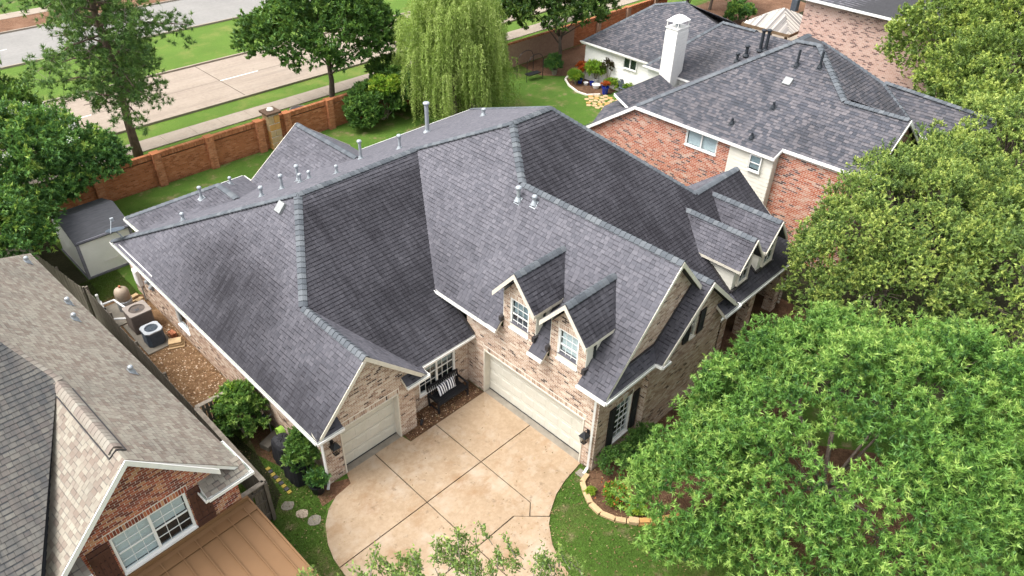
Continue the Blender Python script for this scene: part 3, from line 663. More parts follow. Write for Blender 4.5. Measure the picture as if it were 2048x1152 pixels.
# small cornice returns
rets = [[(-7.1, .09, 2.57), (-6.15, .09, 2.57), (-6.15, .38, 2.8), (-7.1, .38, 2.8)], [(-3.55, .09, 2.57), (-2.65, .09, 2.57), (-2.65, .38, 2.8), (-3.55, .38, 2.8)], [(6.2, -6.05, 3.89), (7.15, -6.05, 3.89), (7.15, -5.66, 4.15), (6.2, -5.66, 4.15)]]
for r_ in rets: rm = MB(); deck(rm, r_, .16); rm.build('cornice_return', [M['deck'], M['trim']], H)
for r_ in rets: shingle_face(P, r_, lambda p: .5)
P.done()
PC = Pieces(roof, 'ridge_cap', 'ridge_cap_run', M['cap'], 380)
for a, b, dr in (((-7.05, 15.8, 2.62), R1, .05), (G1f, G1b, .12), (G1b, R1, .06), (R1, R2, .07), (R2, R3, .06), (R3, R4, .07), (WF, WR, .12), (WR, R3, .07), (XR, R4, .06), ((13.8, -1.6, 5.44), XR, .09), ((4.75, -6.0, 6.1), (4.75, -.9, 6.1), .1),
                 ((2.9, 16.6, 4.75), (2.9, 11.6, 4.75), .08), ((-5.85, 17.3, 2.6), (-2.3, 15.1, 3.85), .04), ((-2.3, 15.1, 3.86), (-2.3, 13.4, 3.86), .05),
                 ((-.3, D1, 6.65), (2.1, D1, 6.65), .12), ((-.3, D2, 6.65), (2.1, D2, 6.65), .12), ((9.5, -5.1, 5.25), (9.5, -1.95, 5.25), .12), ((11.45, -5.1, 5.25), (11.45, -1.95, 5.25), .12), ((14, 15.85, 2.6), R4, .05)):
    caps(PC, a, b, dr)
PC.done()
# walls
wm = MB(); wall = bpy.data.objects.new('wall', bpy.data.meshes.new('wall')); COL.objects.link(wall); wall.parent = H
B = Pieces(wall, 'brick', 'brickwork', M['brick'])
def stB(p): return .05+.12*noise.noise(p*2.2)+(.25*math.exp(-p.z/.12) if p.z < .6 else 0)
nx, ny = V(-1, 0, 0), V(0, -1, 0)
brick_wall(B, wm, (-6.8, 15.5, 0), (0, -1, 0), nx, [(0, 0), (15.11, 0), (15.11, 2.46), (0, 2.46)], [(4.35, 5.35, .62, 2.12)], stain_dark=stB, soldier=[(4.3, 5.4, 2.12, 2.33)])
brick_wall(B, wm, (-6.8, .387, 0), (1, 0, 0), ny, [(0, 0), (3.78, 0), (3.78, 2.5), (4.05, 2.62), (1.8, 4.8), (-.25, 2.62), (0, 2.5)], [(.66, 3.06, .0, 2.16)], stain_dark=stB, soldier=[(.6, 3.12, 2.16, 2.37)])
brick_wall(B, wm, (-3.02, .387, 0), (0, 1, 0), (1, 0, 0), [(0, 0), (.54, 0), (.54, 2.5), (0, 2.5)], stain_dark=stB)
brick_wall(B, wm, (-3.02, .925, 0), (1, 0, 0), ny, [(0, 0), (3.02, 0), (3.02, 2.46), (0, 2.46)], [(.61, 2.36, .714, 2.34)], stain_dark=lambda p: stB(p)+.15, soldier=[(.6, 2.37, .52, .70)])  # bricks of the bench wall get an extra even darkening
tp = [(0, 0), (6.33, 0), (6.33, 3.86), (.925-(D2-hw), 3.86), (.925-(D2-hw), 5.42), (.925-D2, 6.35), (.925-(D2+hw), 5.42), (.925-(D2+hw), 3.86), (.925-(D1-hw), 3.86), (.925-(D1-hw), 5.42), (.925-D1, 6.35), (.925-(D1+hw), 5.42), (.925-(D1+hw), 3.86), (0, 3.86)]
q = lambda y: .925-y
brick_wall(B, wm, (0, .925, 0), (0, -1, 0), nx, tp, [(.925, 5.805, 0, 2.16), (q(D1+.43), q(D1-.43), 4.05, 5.32), (q(D2+.43), q(D2-.43), 4.05, 5.32)], stain_dark=stB,
           soldier=[(.87, 5.86, 2.16, 2.37), (q(D1+.48), q(D1-.48), 5.32, 5.52), (q(D2+.48), q(D2-.48), 5.32, 5.52), (q(D1+.48), q(D1-.48), 3.9, 4.02), (q(D2+.48), q(D2-.48), 3.9, 4.02)])
brick_wall(B, wm, (0, -5.405, 0), (1, 0, 0), ny, [(0, 0), (2.36, 0), (2.36, 3.86), (0, 3.86)], [(.98, 1.86, .7, 2.5)], stain_dark=lambda p: stB(p)+.2, soldier=[(.93, 1.91, 2.5, 2.7), (.93, 1.91, .52, .68)])  # bricks of this front wall are darkened evenly by a further step
brick_wall(B, wm, (0, -5.405, 0), (1, 0, 0), ny, [(.1, 4.2), (2.7, 4.2), (4.6, 5.95), (2.98, 7.45)], stain_dark=stB)
brick_wall(B, wm, (2.36, -5.405, 0), (0, -1, 0), nx, [(0, 0), (.245, 0), (.245, 3.86), (0, 3.86)], stain_dark=stB)
brick_wall(B, wm, (2.36, -5.65, 0), (1, 0, 0), ny, [(0, 0), (4.5, 0), (4.5, 3.9), (4.35, 4.1), (2.39, 5.95), (.35, 4.0), (0, 3.86)], [(2.2, 2.58, 3.45, 4.6)], stain_dark=lambda p: stB(p)+.15, soldier=[(2.15, 2.63, 4.6, 4.8)])  # the small gable's bricks are evenly darkened as well
brick_wall(B, wm, (6.86, -3.2, 0), (1, 0, 0), ny, [(0, 0), (6.7, 0), (6.7, 2.5), (0, 2.5)], stain_dark=stB)
brick_wall(B, wm, (6.86, -5.65, 0), (0, 1, 0), (1, 0, 0), [(0, 0), (2.45, 0), (2.45, 3.0), (0, 3.86)], stain_dark=stB)
brick_wall(B, wm, (13.56, -5.2, 0), (0, 1, 0), (1, 0, 0), [(0, 0), (7.2, 0), (7.2, 2.5), (3.6, 5.2), (0, 2.5)], stain_dark=stB)
for p_ in ([(13.56, 2, 0), (13.56, 15.5, 0), (13.56, 15.5, 2.5), (13.56, 2, 2.5)], [(13.56, 15.5, 0), (-6.8, 15.5, 0), (-6.8, 15.5, 2.5), (13.56, 15.5, 2.5)], [(.3, 17.0, 0), (5.6, 17.0, 0), (5.6, 17.0, 2.5), (2.9, 16.3, 4.4), (.3, 17.0, 2.5)],
           [(-5.6, 15.5, 0), (-5.6, 17.05, 0), (-5.6, 17.05, 2.45), (-5.6, 15.5, 2.45)], [(-5.6, 17.05, 0), (-.3, 17.05, 0), (-.3, 17.05, 2.45), (-5.6, 17.05, 2.45)], [(-.3, 17.05, 0), (-.3, 15.5, 0), (-.3, 15.5, 2.45), (-.3, 17.05, 2.45)]): wm.face(p_)
o_ = org(wall); me = wm.mesh('wall', M['mortar'], o_); wall.data = me
B.done()
# porch piers
pb = Pieces(wall, 'brick', 'pier_brickwork', M['brick'], 0)
for x in (8.2, 10.4, 12.9):
    pm = MB(); pm.box((x, -5.0, 1.25), (.42, .42, 2.5))
    for o1, u1, n1 in (((x-.21, -5.21, 0), (1, 0, 0), ny), ((x-.21, -4.79, 0), (0, -1, 0), nx)): brick_wall(pb, pm, o1, u1, n1, [(0, 0), (.42, 0), (.42, 2.5), (0, 2.5)])
    pm.build('porch_pier', M['mortar'], H)
pb.done()
# dormer cheeks
for c in (D1, D2):
    for sg in (-1, 1):
        y = c+sg*(hw+.004); m = MB(); z0 = zr(0)
        nb = 8
        for i in range(nb):
            za = z0+(5.55-z0)*i/nb; zb = z0+(5.55-z0)*(i+1)/nb; xa = (za-3.884)/1.12-.325; xb = (zb-3.884)/1.12-.325
            m.prism([(.0, y, za), (max(xa, .01), y, za), (max(xb, .02), y, zb), (0, y, zb)], [(.0, y+sg*.02, za), (max(xa, .01), y+sg*.02, za), (max(xb, .02), y+sg*.012, zb), (0, y+sg*.012, zb)])
        m.build('dormer_cheek', M['siding'], H)
        m = MB(); m.box((.0, y+sg*.03, zr(0)+.02), (.3, .12, .2)); m.build('flashing', M['flash'], H)
        e = c+sg*.95
        board(H, (-.33, e, 5.5), (1.07, e, 5.5), .13, .02, (0, sg, 0), 'trim', 'fascia')
for xc in (9.5, 11.45):
    yf = -4.85; zb = 2.56+.778*(yf+5.3); m = MB()
    m.box((xc, yf+.03, (zb+4.3)/2), (1.24, .06, 4.3-zb)); m.prism([(xc-.62, yf, 4.3), (xc+.62, yf, 4.3), (xc+.62, yf+.06, 4.3), (xc-.62, yf+.06, 4.3)], [(xc-.02, yf, 5.1), (xc+.02, yf, 5.1), (xc+.02, yf+.06, 5.1), (xc-.02, yf+.06, 5.1)])
    for sg in (-1, 1):
        x = xc+sg*.62; nb = 8
        for i in range(nb):
            za = zb+(4.35-zb)*i/nb; zc = zb+(4.35-zb)*(i+1)/nb; ya = -5.3+(za-2.56)/.778; yc = -5.3+(zc-2.56)/.778
            m.prism([(x, yf, za), (x, ya, za), (x, yc, zc), (x, yf, zc)], [(x+sg*.02, yf, za), (x+sg*.02, ya, za), (x+sg*.012, yc, zc), (x+sg*.012, yf, zc)])
        board(H, (xc+sg*.85, -5.15, 4.15), (xc+sg*.85, -3.2, 4.15), .12, .02, (sg, 0, 0), 'trim', 'fascia')
        board(H, (xc+sg*.87, -5.17, 4.13), (xc, -5.17, 5.25), .13, .03, (0, -1, 0), 'trim', 'rake_board')
    m.build('dormer_wall', M['siding'], H)
    window(H, (xc, yf-.06, zb+.25), (1, 0, 0), ny, .74, 1.15, 1, 2, 2, 'trim', recess=.0, inn=.04)
    m = MB(); m.box((xc, yf-.04, zb+.06), (1.36, .12, .08)); m.box((xc-.68, yf+.5, zb+.45), (.1, 1.3, .03), (V(1, 0, 0), V(0, .79, .614), V(0, -.614, .79))); m.build('flashing', M['flash'], H)
# rake boards (front gables, dormer fronts)
for (a, b, o1) in (((-7.0, .09, 2.66), (-5.0, .09, 4.85), ny), ((-5.0, .09, 4.85), (-2.9, .09, 2.8), ny), ((.1, -5.76, 4.36), (2.99, -5.76, 7.6), ny), ((2.99, -5.76, 7.6), (4.45, -5.76, 5.97), ny),
                   ((2.4, -6.06, 3.95), (4.75, -6.06, 6.1), ny), ((4.75, -6.06, 6.1), (6.75, -6.06, 4.25), ny),
                   ((-.335, D1-.97, 5.48), (-.335, D1, 6.65), nx), ((-.335, D1, 6.65), (-.335, D1+.97, 5.48), nx), ((-.335, D2-.97, 5.48), (-.335, D2, 6.65), nx), ((-.335, D2, 6.65), (-.335, D2+.97, 5.48), nx), ((13.86, -5.3, 2.56), (13.86, -1.6, 5.44), (1, 0, 0)), ((0, 16.72, 2.56), (2.9, 16.72, 4.72), (0, 1, 0)), ((2.9, 16.72, 4.72), (5.9, 16.72, 2.56), (0, 1, 0))):
    board(H, a, b, .19, .03, o1, 'trim', 'rake_board')
for (a, b, o1) in (((-7.1, .09, 2.56), (-7.1, 15.85, 2.56), nx), ((-7.15, .09, 2.56), (-6.15, .09, 2.56), ny), ((-3.55, .09, 2.56), (-2.6, .09, 2.56), ny), ((-2.65, .05, 2.56), (-2.65, .55, 2.56), (1, 0, 0)), ((-2.55, .553, 2.56), (-.02, .553, 2.56), ny),
                   ((-.325, 2.32, 3.884), (-.325, D1+hw+.02, 3.884), nx), ((-.325, D1-hw-.02, 3.884), (-.325, D2+hw+.02, 3.884), nx), ((-.325, D2-hw-.02, 3.884), (-.325, -5.85, 3.884), nx), ((-.35, -5.8, 3.884), (2.33, -5.8, 3.884), ny), ((2.33, -5.8, 3.884), (2.33, -6.1, 3.884), nx), ((2.3, -6.05, 3.88), (2.75, -6.05, 3.88), ny),
                   ((6.2, -6.05, 3.88), (7.2, -6.05, 3.88), ny), ((7.15, -6.1, 3.88), (7.15, -5.35, 3.88), (1, 0, 0)), ((7.2, -5.3, 2.56), (13.85, -5.3, 2.56), ny), ((-5.9, 17.35, 2.56), (-5.9, 15.9, 2.56), nx), ((-5.9, 17.35, 2.56), (-.05, 17.4, 2.56), (0, 1, 0)), ((-.05, 17.4, 2.56), (-.05, 15.9, 2.56), (1, 0, 0)), ((5.9, 15.85, 2.56), (13.9, 15.85, 2.56), (0, 1, 0))):
    gutter(H, a, b, o1)
# edge of the dark roof against the taller wall: black step flashing
m = MB(); m.bar((-.03, .5, 2.62), (-.03, 2.25, 3.93), .05, .12); m.bar((.85, -5.43, 4.2), (2.68, -5.43, 4.22), .05, .1); m.bar((2.68, -5.43, 4.22), (4.45, -5.43, 5.85), .05, .1); m.build('step_flashing', M['flash'], H)
# garage doors
def garage_door(c, u, n, w, h, cols, rec):
    c = Vector(c); u = Vector(u); n = Vector(n); ax = (u, n, Z); base = MB(); k = c-n*rec
    for r_ in range(4): base.box(k+Z*(h*(r_+.5)/4), (w-.02, .03, h/4-.018), ax)
    d = base.build('garage_door', M['door'], H)
    pm_ = MB(); pw = w/cols-.16; ph = h/4-.16
    pm_.prism([(-pw/2, -ph/2, 0), (pw/2, -ph/2, 0), (pw/2, ph/2, 0), (-pw/2, ph/2, 0)], [(-pw/2+.035, -ph/2+.035, .014), (pw/2-.035, -ph/2+.035, .014), (pw/2-.035, ph/2-.035, .014), (-pw/2+.035, ph/2-.035, .014)])
    me = pm_.mesh('door_panel', M['door'])
    for i in range(cols):
        for r_ in range(4):
            Mx = Matrix((u, Z, n)).transposed().to_4x4(); Mx.translation = k+u*(-w/2+w*(i+.5)/cols)+Z*(h*(r_+.5)/4)+n*.015; inst('door_panel', me, d, Mx)
    m = MB()
    for s_ in (-1, 1): m.box(c+u*s_*(w/2+.0)-n*(rec/2)+Z*h/2, (.05, rec+.06, h), ax)
    m.box(c-n*rec/2+Z*(h+.02), (w+.05, rec+.06, .05), ax); m.build('door_jamb', M['trim'], H)
    m = MB(); m.box(k+Z*.03+n*.01, (w, .05, .03), ax); m.build('door_seal', M['black'], d)
garage_door((-4.94, .387, .045), (1, 0, 0), ny, 2.36, 2.1, 4, .27)
garage_door((0, -2.44, .045), (0, -1, 0), nx, 4.84, 2.1, 8, .27)
# windows
window(H, (-1.535, .925, .73), (1, 0, 0), ny, 1.74, 1.58, 2, 3, 4, 'white', blind=((.42, .46), 'greyblind'))
window(H, (0, D1, 4.06), (0, -1, 0), nx, .84, 1.25, 1, 3, 4, 'white', blind=(.5, 'greyblind'))
window(H, (0, D2, 4.06), (0, -1, 0), nx, .84, 1.25, 1, 3, 4, 'white', blind=(1.0, 'blind'))
window(H, (1.42, -5.405, .7), (1, 0, 0), ny, .86, 1.8, 1, 3, 6, 'white', blind=(.2, 'greyblind'))
window(H, (-6.8, 10.65, .62), (0, -1, 0), nx, .98, 1.48, 1, 1, 2, 'white')
window(H, (4.75, -5.65, 3.47), (1, 0, 0), ny, .36, 1.1, 1, 1, 2, 'trim')
shutter(H, (.78, -5.405, .68), V(1, 0, 0), ny, .34, 1.84); shutter(H, (2.08, -5.405, .68), V(1, 0, 0), ny, .34, 1.84)
shutter(H, (4.3, -5.66, 3.5), V(1, 0, 0), ny, .36, 1.02); shutter(H, (5.2, -5.66, 3.5), V(1, 0, 0), ny, .36, 1.02)
m = MB(); m.prism([(1.34, -5.42, 2.5), (1.5, -5.42, 2.5), (1.5, -5.40, 2.5), (1.34, -5.40, 2.5)], [(1.3, -5.46, 2.78), (1.54, -5.46, 2.78), (1.54, -5.40, 2.78), (1.3, -5.40, 2.78)]); m.build('keystone', M['trim'], H)
# downspouts
def spout(pts, w=.075):
    m = MB(); pts = [Vector(p) for p in pts]
    for a, b in zip(pts, pts[1:]): m.bar(a, b, w, w*.8, up=(.3, .2, 0))
    m.build('downspout', M['white'], H)
spout([(-.37, -5.3, 3.8), (-.1, -5.3, 3.6), (-.1, -5.3, .18), (-.32, -5.33, .06)])
spout([(-7.16, .25, 2.45), (-6.88, .3, 2.25), (-6.88, .3, .2), (-7.0, .2, .06)])
# roof vents
nB = (0, .495, 1); nW = (-1.12, 0, 1); nL = (-1.09, 0, 1)
for p, h, r_ in (((7.09, 11.55, 4.69), 1.5, .1), ((2.56, 10.73, 5.09), .85, .065), ((3.19, 8.63, 6.13), .6, .065), ((8.64, 9.15, 5.88), .32, .06), ((8.9, 9.5, 5.7), .3, .05), ((-1.54, 10.49, 5.21), .6, .06), ((-.29, 11.39, 4.77), .7, .06), ((-.75, 10.37, 5.27), .35, .05), ((-.16, 10.65, 5.13), .3, .05), ((-.16, 8.4, 6.25), .3, .045), ((-2.44, 10.57, 5.17), .4, .06), ((-4.91, 12.96, 3.99), .3, .055)):
    vent(H, p, h, 'galv', r_, n=nB)
vent(H, (2.56, .94, 7.1), .5, 'galv', .07, n=nW); vent(H, (2.65, .24, 7.2), .3, 'galv', .06, n=nW)
vent(H, (-3.2, 15.0, 3.5), .55, 'galv', .06, n=(-.35, 0, 1)); vent(H, (-1.5, 15.6, 3.38), .3, 'galv', .05, n=(.5, 0, 1))
m = MB(); ax = (V(0, -1, 0), V(.676, 0, .737), V(-.737, 0, .676)); m.box((-3.47, 7.05, 6.6), (.36, .42, .12), ax); m.build('box_vent', M['grey'], H, bev=.01)
m = MB(); m.box((-7.02, 13.6, 2.66), (.03, 3.2, .06)); m.build('drip_edge', M['white'], H)
m = MB(); m.box((.95, 16.4, 2.5), (.7, .9, .1)); m.build('rear_canopy', M['trim'], H)
# ------------------------------------------------------------ left neighbour (slightly rotated)
th = R(2.5); nu = V(-math.sin(th), math.cos(th), 0); nv = V(-math.cos(th), -math.sin(th), 0)
A0 = V(-9.59, -.4, 0)
def n1(a, b, z): return A0+nu*a+nv*b+Z*z      # a: back along the eave, b: across to the left
NH = empty('neighbour_house', A0.copy(), 'pale tan shingled house with red brown brick gable and brown shutters at the left', 'house')
s1 = 1.04; rb = 2.69; rz_ = 3.9+s1*rb
q1 = n1(3.55, rb, rz_); top = n1(8.5, 4.33, 3.9+s1*4.33)
def stN(p): return .06+.22*noise.noise(p*.5)+.15*noise.noise(p*2.5)
nf = [([n1(0, 0, 3.9), n1(15.2, 0, 3.9), top, q1, n1(-.25, rb, rz_)], stN),
      ([n1(-.25, rb, rz_), q1, n1(-.1, rb+2.6, rz_-2.7), n1(-.25, rb+2.4, rz_-2.5)], lambda p: .02+.15*noise.noise(p*1.5)),
      ([q1, top, n1(8.5, 14, top.z), n1(-.6, 14, 3.85), n1(-.1, rb+2.6, rz_-2.7)], lambda p: .8+.15*noise.noise(p*.8))]
m = MB()
for pts, st in nf: deck(m, pts, .14)
nroof = m.build('roof', [M['deck'], M['white']], NH)
P = Pieces(nroof, 'shingle', 'shingle_field', M['shingle_n1'])
for pts, st in nf: shingle_face(P, pts, st)
rt = [n1(-.25, .02, 3.93), n1(-.25, 1.25, 3.93), n1(.25, 1.25, 4.2), n1(.25, .02, 4.2)]
rt2 = [n1(-.25, 4.3, 3.93), n1(-.25, 5.4, 3.93), n1(.25, 5.4, 4.2), n1(.25, 4.3, 4.2)]
m = MB(); deck(m, rt, .16); m.build('cornice_return', [M['deck'], M['white']], NH); shingle_face(P, rt, lambda p: .25)
m = MB(); deck(m, rt2, .16); m.build('cornice_return', [M['deck'], M['white']], NH); shingle_face(P, rt2, lambda p: .25)
P.done()
PC = Pieces(nroof, 'ridge_cap', 'ridge_cap_run', M['cap_n1'])
caps(PC, n1(.3, rb, rz_+.02), q1, .14, .17, .16, .03); caps(PC, q1, top, .08, .17, .16, .03); PC.done()
m = MB()
for sg in (-1, 1): m.bar(n1(.2, rb+sg*.2, rz_-.17), n1(3.2, rb+sg*.2, rz_-.17), .03, .03)
m.bar(n1(.2, rb-.2, rz_-.17), n1(.16, rb, rz_+.03), .03, .03); m.bar(n1(.2, rb+.2, rz_-.17), n1(.16, rb, rz_+.03), .03, .03)
m.build('ridge_edging', M['flash'], NH)
board(NH, n1(-.27, .75, rz_-s1*1.94+.02), n1(-.27, rb, rz_+.02), .19, .035, -nu, 'white', 'rake_board')
board(NH, n1(-.27, rb, rz_+.02), n1(-.27, 5.2, rz_-s1*2.51+.02), .19, .035, -nu, 'white', 'rake_board')
gutter(NH, n1(-.3, -.0, 3.9), n1(1.3, -.0, 3.9), -nv); gutter(NH, n1(-.25, -.08, 3.93), n1(-.25, 1.25, 3.93), -nu); gutter(NH, n1(-.3, 1.25, 3.93), n1(.2, 1.25, 3.93), nv); gutter(NH, n1(-.25, 4.3, 3.93), n1(-.25, 5.5, 3.93), -nu)
board(NH, n1(1.4, -.0, 3.9), n1(15.2, -.0, 3.9), .14, .025, -nv, 'trim', 'fascia')
m = MB(); wl = bpy.data.objects.new('wall', bpy.data.meshes.new('wall')); COL.objects.link(wl); wl.parent = NH
B = Pieces(wl, 'brick', 'brickwork', M['brick_n1'])
# gable wall, coordinate runs from left to right as seen
wo = n1(.2, 9.0, 0); cc = lambda b: 9.0-b
brick_wall(B, m, wo, -nv, -nu, [(0, 0), (cc(.25), 0), (cc(.25), 3.9), (cc(.3), 4.05), (cc(rb), rz_-.15), (cc(5.0), 4.15), (cc(5.2), 3.9), (0, 3.9)], [(cc(3.63), cc(1.62), 2.68, 4.12)], stain_dark=lambda p: .05+.1*noise.noise(p*2), soldier=[(cc(3.72), cc(1.53), 4.12, 4.33)])
m.face([n1(.2, .25, 0), n1(15, .25, 0), n1(15, .25, 3.8), n1(.2, .25, 3.8)])
m.face([n1(15, .25, 0), n1(15, 9, 0), n1(15, 9, 3.8), n1(15, .25, 3.8)])
wl.data = m.mesh('wall', M['mortar_n2'], org(wl)); B.done()
window(NH, n1(.2, 2.625, 2.69), -nv, -nu, 1.98, 1.42, 2, 3, 4, 'white', blind=((1.0, .5), 'blind'))
for b in (3.63+.32, 1.62-.3):
    c = n1(.17, b, 2.62); fr = MB(); fr.box(c+Z*.76, (.52, .02, 1.5), (nv, nu, Z)); s_ = fr.build('shutter', M['brownwood'], NH)
    for i in (-1, 0, 1):
        k = MB(); k.box(c-nu*.022+nv*i*.175+Z*.76, (.168, .022, 1.53), (nv, nu, Z)); k.build('board', M['brownwood'], s_)
    for z in (.2, 1.3): k = MB(); k.box(c-nu*.045+Z*z, (.53, .024, .11), (nv, nu, Z)); k.build('batten', M['brownwood'], s_)
    k = MB()
    for i in (-.17, -.05, .05, .17):
        for z in (.14, .26, .5, .75, 1.0, 1.24, 1.36): k.box(c-nu*.05+nv*i+Z*z, (.014, .03, .014), (nv, nu, Z))
    k.build('nail_head', M['black'], s_, kind='stuff')
# tan standing-seam lean-to roof
m = MB(); e0, e1 = n1(.17, .1, 2.5), n1(.17, 9, 2.5); f0, f1 = n1(-4.2, .0, 1.6), n1(-4.2, 9, 1.6)
deck(m, [e0, e1, f1, f0], .1); mr = m.build('metal_roof', [M['tanmetal'], M['tanmetal']], NH)
for i in range(18):
    t = (.28+i*.5)/9
    if t > 1: break
    m = MB(); m.bar(lerp(e0, e1, t)-nu*.22, lerp(f0, f1, t), .03, .035); m.build('standing_seam', M['tanmetal'], mr)
m = MB(); m.bar(n1(.13, .1, 2.56), n1(.13, 9, 2.56), .07, .12); m.build('wall_flashing', M['tanmetal'], mr)
m = MB(); m.bar(n1(-.18, .1, 2.45), n1(-.18, 9, 2.45), .3, .015); m.build('head_flashing', M['tanmetal'], mr)
m = MB(); m.bar(e0-Z*.02, f0-Z*.02, .05, .1); m.build('roof_edge_trim', M['tanmetal'], mr)
m = MB(); m.prism([n1(-.0, .4, 0), n1(-3.9, .4, 0), n1(-3.9, 9, 0), n1(0, 9, 0)], [n1(-.0, .4, 2.4), n1(-3.9, .4, 1.6), n1(-3.9, 9, 1.6), n1(0, 9, 2.4)], cap=False); m.build('porch_wall', M['brownwood'], NH)
nn = nv*(-s1)+Z; 
for p in ((-10.44, 9.85, 4.32), (-10.68, 8.33, 4.64), (-10.36, 4.79, 4.47), (-10.61, 13.4, 4.34)): vent(NH, p, .2, 'galv', .05, n=nn)

# ------------------------------------------------------------ right neighbour
N2 = empty('neighbour_house', (21, 0, 0), 'tall red brick house with mottled grey shingles and a white chimney at the right', 'house')
lf = lambda x: 5+.75*(x-16.75)
f2 = [([(16.77, 6.2, 5), (16.75, -1.85, 5), (17.22, -1.98, 5.36), (17.27, -6.2, 5.39), (19.9, -6.15, 7.36), (19.85, -3.2, 7.32), (21.85, -.5, 8.82), (21.75, .6, 8.75)], lambda p: .1+.25*noise.noise(p*.6)),
      ([(21.85, -.5, 8.82), (19.85, -3.2, 7.31), (20.6, -5.3, 6.14), (23.04, -5.38, 6.1), (23.73, -3.34, 7.24), (21.94, -2.33, 7.8), (22.1, -.45, 8.85)][:4]+[(23.73, -3.34, 7.24), (22.9, -1.6, 8.2), (22.4, -.5, 8.82)], lambda p: .45+.3*noise.noise(p*.8)),
      ([(19.9, -6.15, 7.36), (22.6, -6.2, 5.4), (23.0, -5.0, 5.4), (19.85, -3.2, 7.32)], lambda p: .3),
      ([(21.75, .6, 8.75), (21.85, -.5, 8.82), (22.4, -.5, 8.82), (22.9, -1.6, 8.2), (23.73, -3.34, 7.24), (23.1, -5.38, 6.1), (27, -3, 5.4), (27, 0, 6.5), (24.5, 1.2, 8.3)], lambda p: .3),
      ([(16.77, 6.2, 5), (21.75, .6, 8.75), (24.5, 1.2, 8.3), (28, 3, 7), (28, 9.5, 2.7), (16.77, 9.5, 2.7)], lambda p: .15),
      ([(23.6, -8.4, 5.3), (25.2, -8.4, 6.5), (25.2, -2.9, 6.8), (23.6, -4.5, 5.5)], lambda p: .15), ([(25.2, -8.4, 6.5), (26.8, -8.4, 5.3), (26.8, -2.9, 5.3), (25.2, -2.9, 6.8)], lambda p: .15),
      ([(20.75, 10.5, 3.35), (25.4, 10.5, 3.35), (25.4, 9.3, 2.85), (20.65, 9.3, 2.85)], lambda p: .2),
      ([(17.2, 9.3, 2.82), (20.6, 11.05, 2.4), (23.5, 11.05, 2.4), (23.5, 9.3, 2.82)], lambda p: .2),
      # middle wing
      ([(26.3, 12.4, 3.2), (26.3, 3.0, 3.2), (30.0, 3.0, 6.0), (30.0, 6.9, 6.0), (30.0, 9.3, 6.0)], lambda p: .1+.5*math.exp(-((p.y-8.5)**2+(p.z-4.2)**2)/1.2)),
      ([(26.3, 12.4, 3.2), (30, 9.3, 6.0), (30, 6.9, 6), (36, 8, 3.2), (34, 12.4, 3.2)], lambda p: .1),
      # rear wing
      ([(27.9, 19.2, 2.8), (27.85, 12.9, 2.8), (31.5, 10.0, 5.1), (32.8, 14.0, 5.75), (32.0, 16.0, 5.3)], lambda p: .08+.55*math.exp(-max(0, p.z-2.8)/.25)),
      ([(27.9, 19.2, 2.8), (32.0, 16, 5.3), (32.8, 14.0, 5.75), (37.5, 15, 2.8), (36, 19.2, 2.8)], lambda p: .1),
      ([(32.8, 14.0, 5.75), (31.5, 10.0, 5.1), (33, 8, 4.2), (37.5, 9, 2.8), (37.5, 15, 2.8)], lambda p: .1)]
m = MB()
for pts, st in f2: deck(m, pts, .16)
roof2 = m.build('roof', [M['deck'], M['white']], N2)
P = Pieces(roof2, 'shingle', 'shingle_field', M['shingle_n2'])
for pts, st in f2: shingle_face(P, pts, st, expo=.16, wid=(.15, .19, .24))
P.done()
PC = Pieces(roof2, 'ridge_cap', 'ridge_cap_run', M['cap'])
for a, b in (((16.85, 6.15, 5.08), (21.75, .6, 8.8)), ((21.75, .6, 8.8), (21.85, -.5, 8.86)), ((21.75, .6, 8.8), (24.5, 1.2, 8.38)), ((19.9, -6.1, 7.4), (19.85, -3.2, 7.36)), ((19.85, -3.2, 7.36), (21.85, -.5, 8.88)), ((23.08, -5.3, 6.15), (23.73, -3.34, 7.3)), ((23.73, -3.34, 7.28), (22.9, -1.6, 8.24)), ((22.9, -1.6, 8.24), (22.3, -.4, 8.88)),
             ((26.4, 12.3, 3.26), (30, 9.3, 6.05)), ((30, 9.3, 6.05), (30, 6.9, 6.05)), ((30, 6.9, 6.05), (36, 8, 3.3)), ((28, 19.1, 2.86), (32.0, 16, 5.35)), ((32.0, 16, 5.35), (32.8, 14, 5.8)), ((32.8, 14, 5.8), (37.5, 15, 2.85)), ((25.2, -8.3, 6.55), (25.2, -3.0, 6.85))):
    caps(PC, a, b, .08, .17, .22)
PC.done()
m = MB(); wl = bpy.data.objects.new('wall', bpy.data.meshes.new('wall')); COL.objects.link(wl); wl.parent = N2
B = Pieces(wl, 'brick', 'brickwork', M['brick_n2'])
sn = lambda p: .04+.05*noise.noise(p)
brick_wall(B, m, (17.0, 9.45, 0), (0, -1, 0), nx, [(0, 0), (8.95, 0), (8.95, 4.95), (3.3, 4.95), (0, 2.68)], [(6.43, 8.24, 3.9, 4.75)], stain_dark=sn, BL=.25, BH=.072, J=.017, soldier=[(6.35, 8.3, 3.7, 3.88), (3.35, 6.38, 4.74, 4.93), (8.3, 8.93, 4.74, 4.93)])
brick_wall(B, m, (17.4, -1.85, 0), (0, -1, 0), nx, [(0, 0), (4.2, 0), (4.2, 5.32), (0, 5.32)], stain_dark=sn, BL=.25, BH=.072, J=.017, soldier=[(0, 4.2, 5.1, 5.3)])
brick_wall(B, m, (17.4, -6.05, 0), (1, 0, 0), ny, [(0, 0), (5, 0), (5, 5.3), (2.5, 7.1), (0, 5.3)], stain_dark=lambda p: .5, BL=.25, BH=.072, J=.017)
wl.data = m.mesh('wall', M['mortar_n2'], org(wl)); B.done()
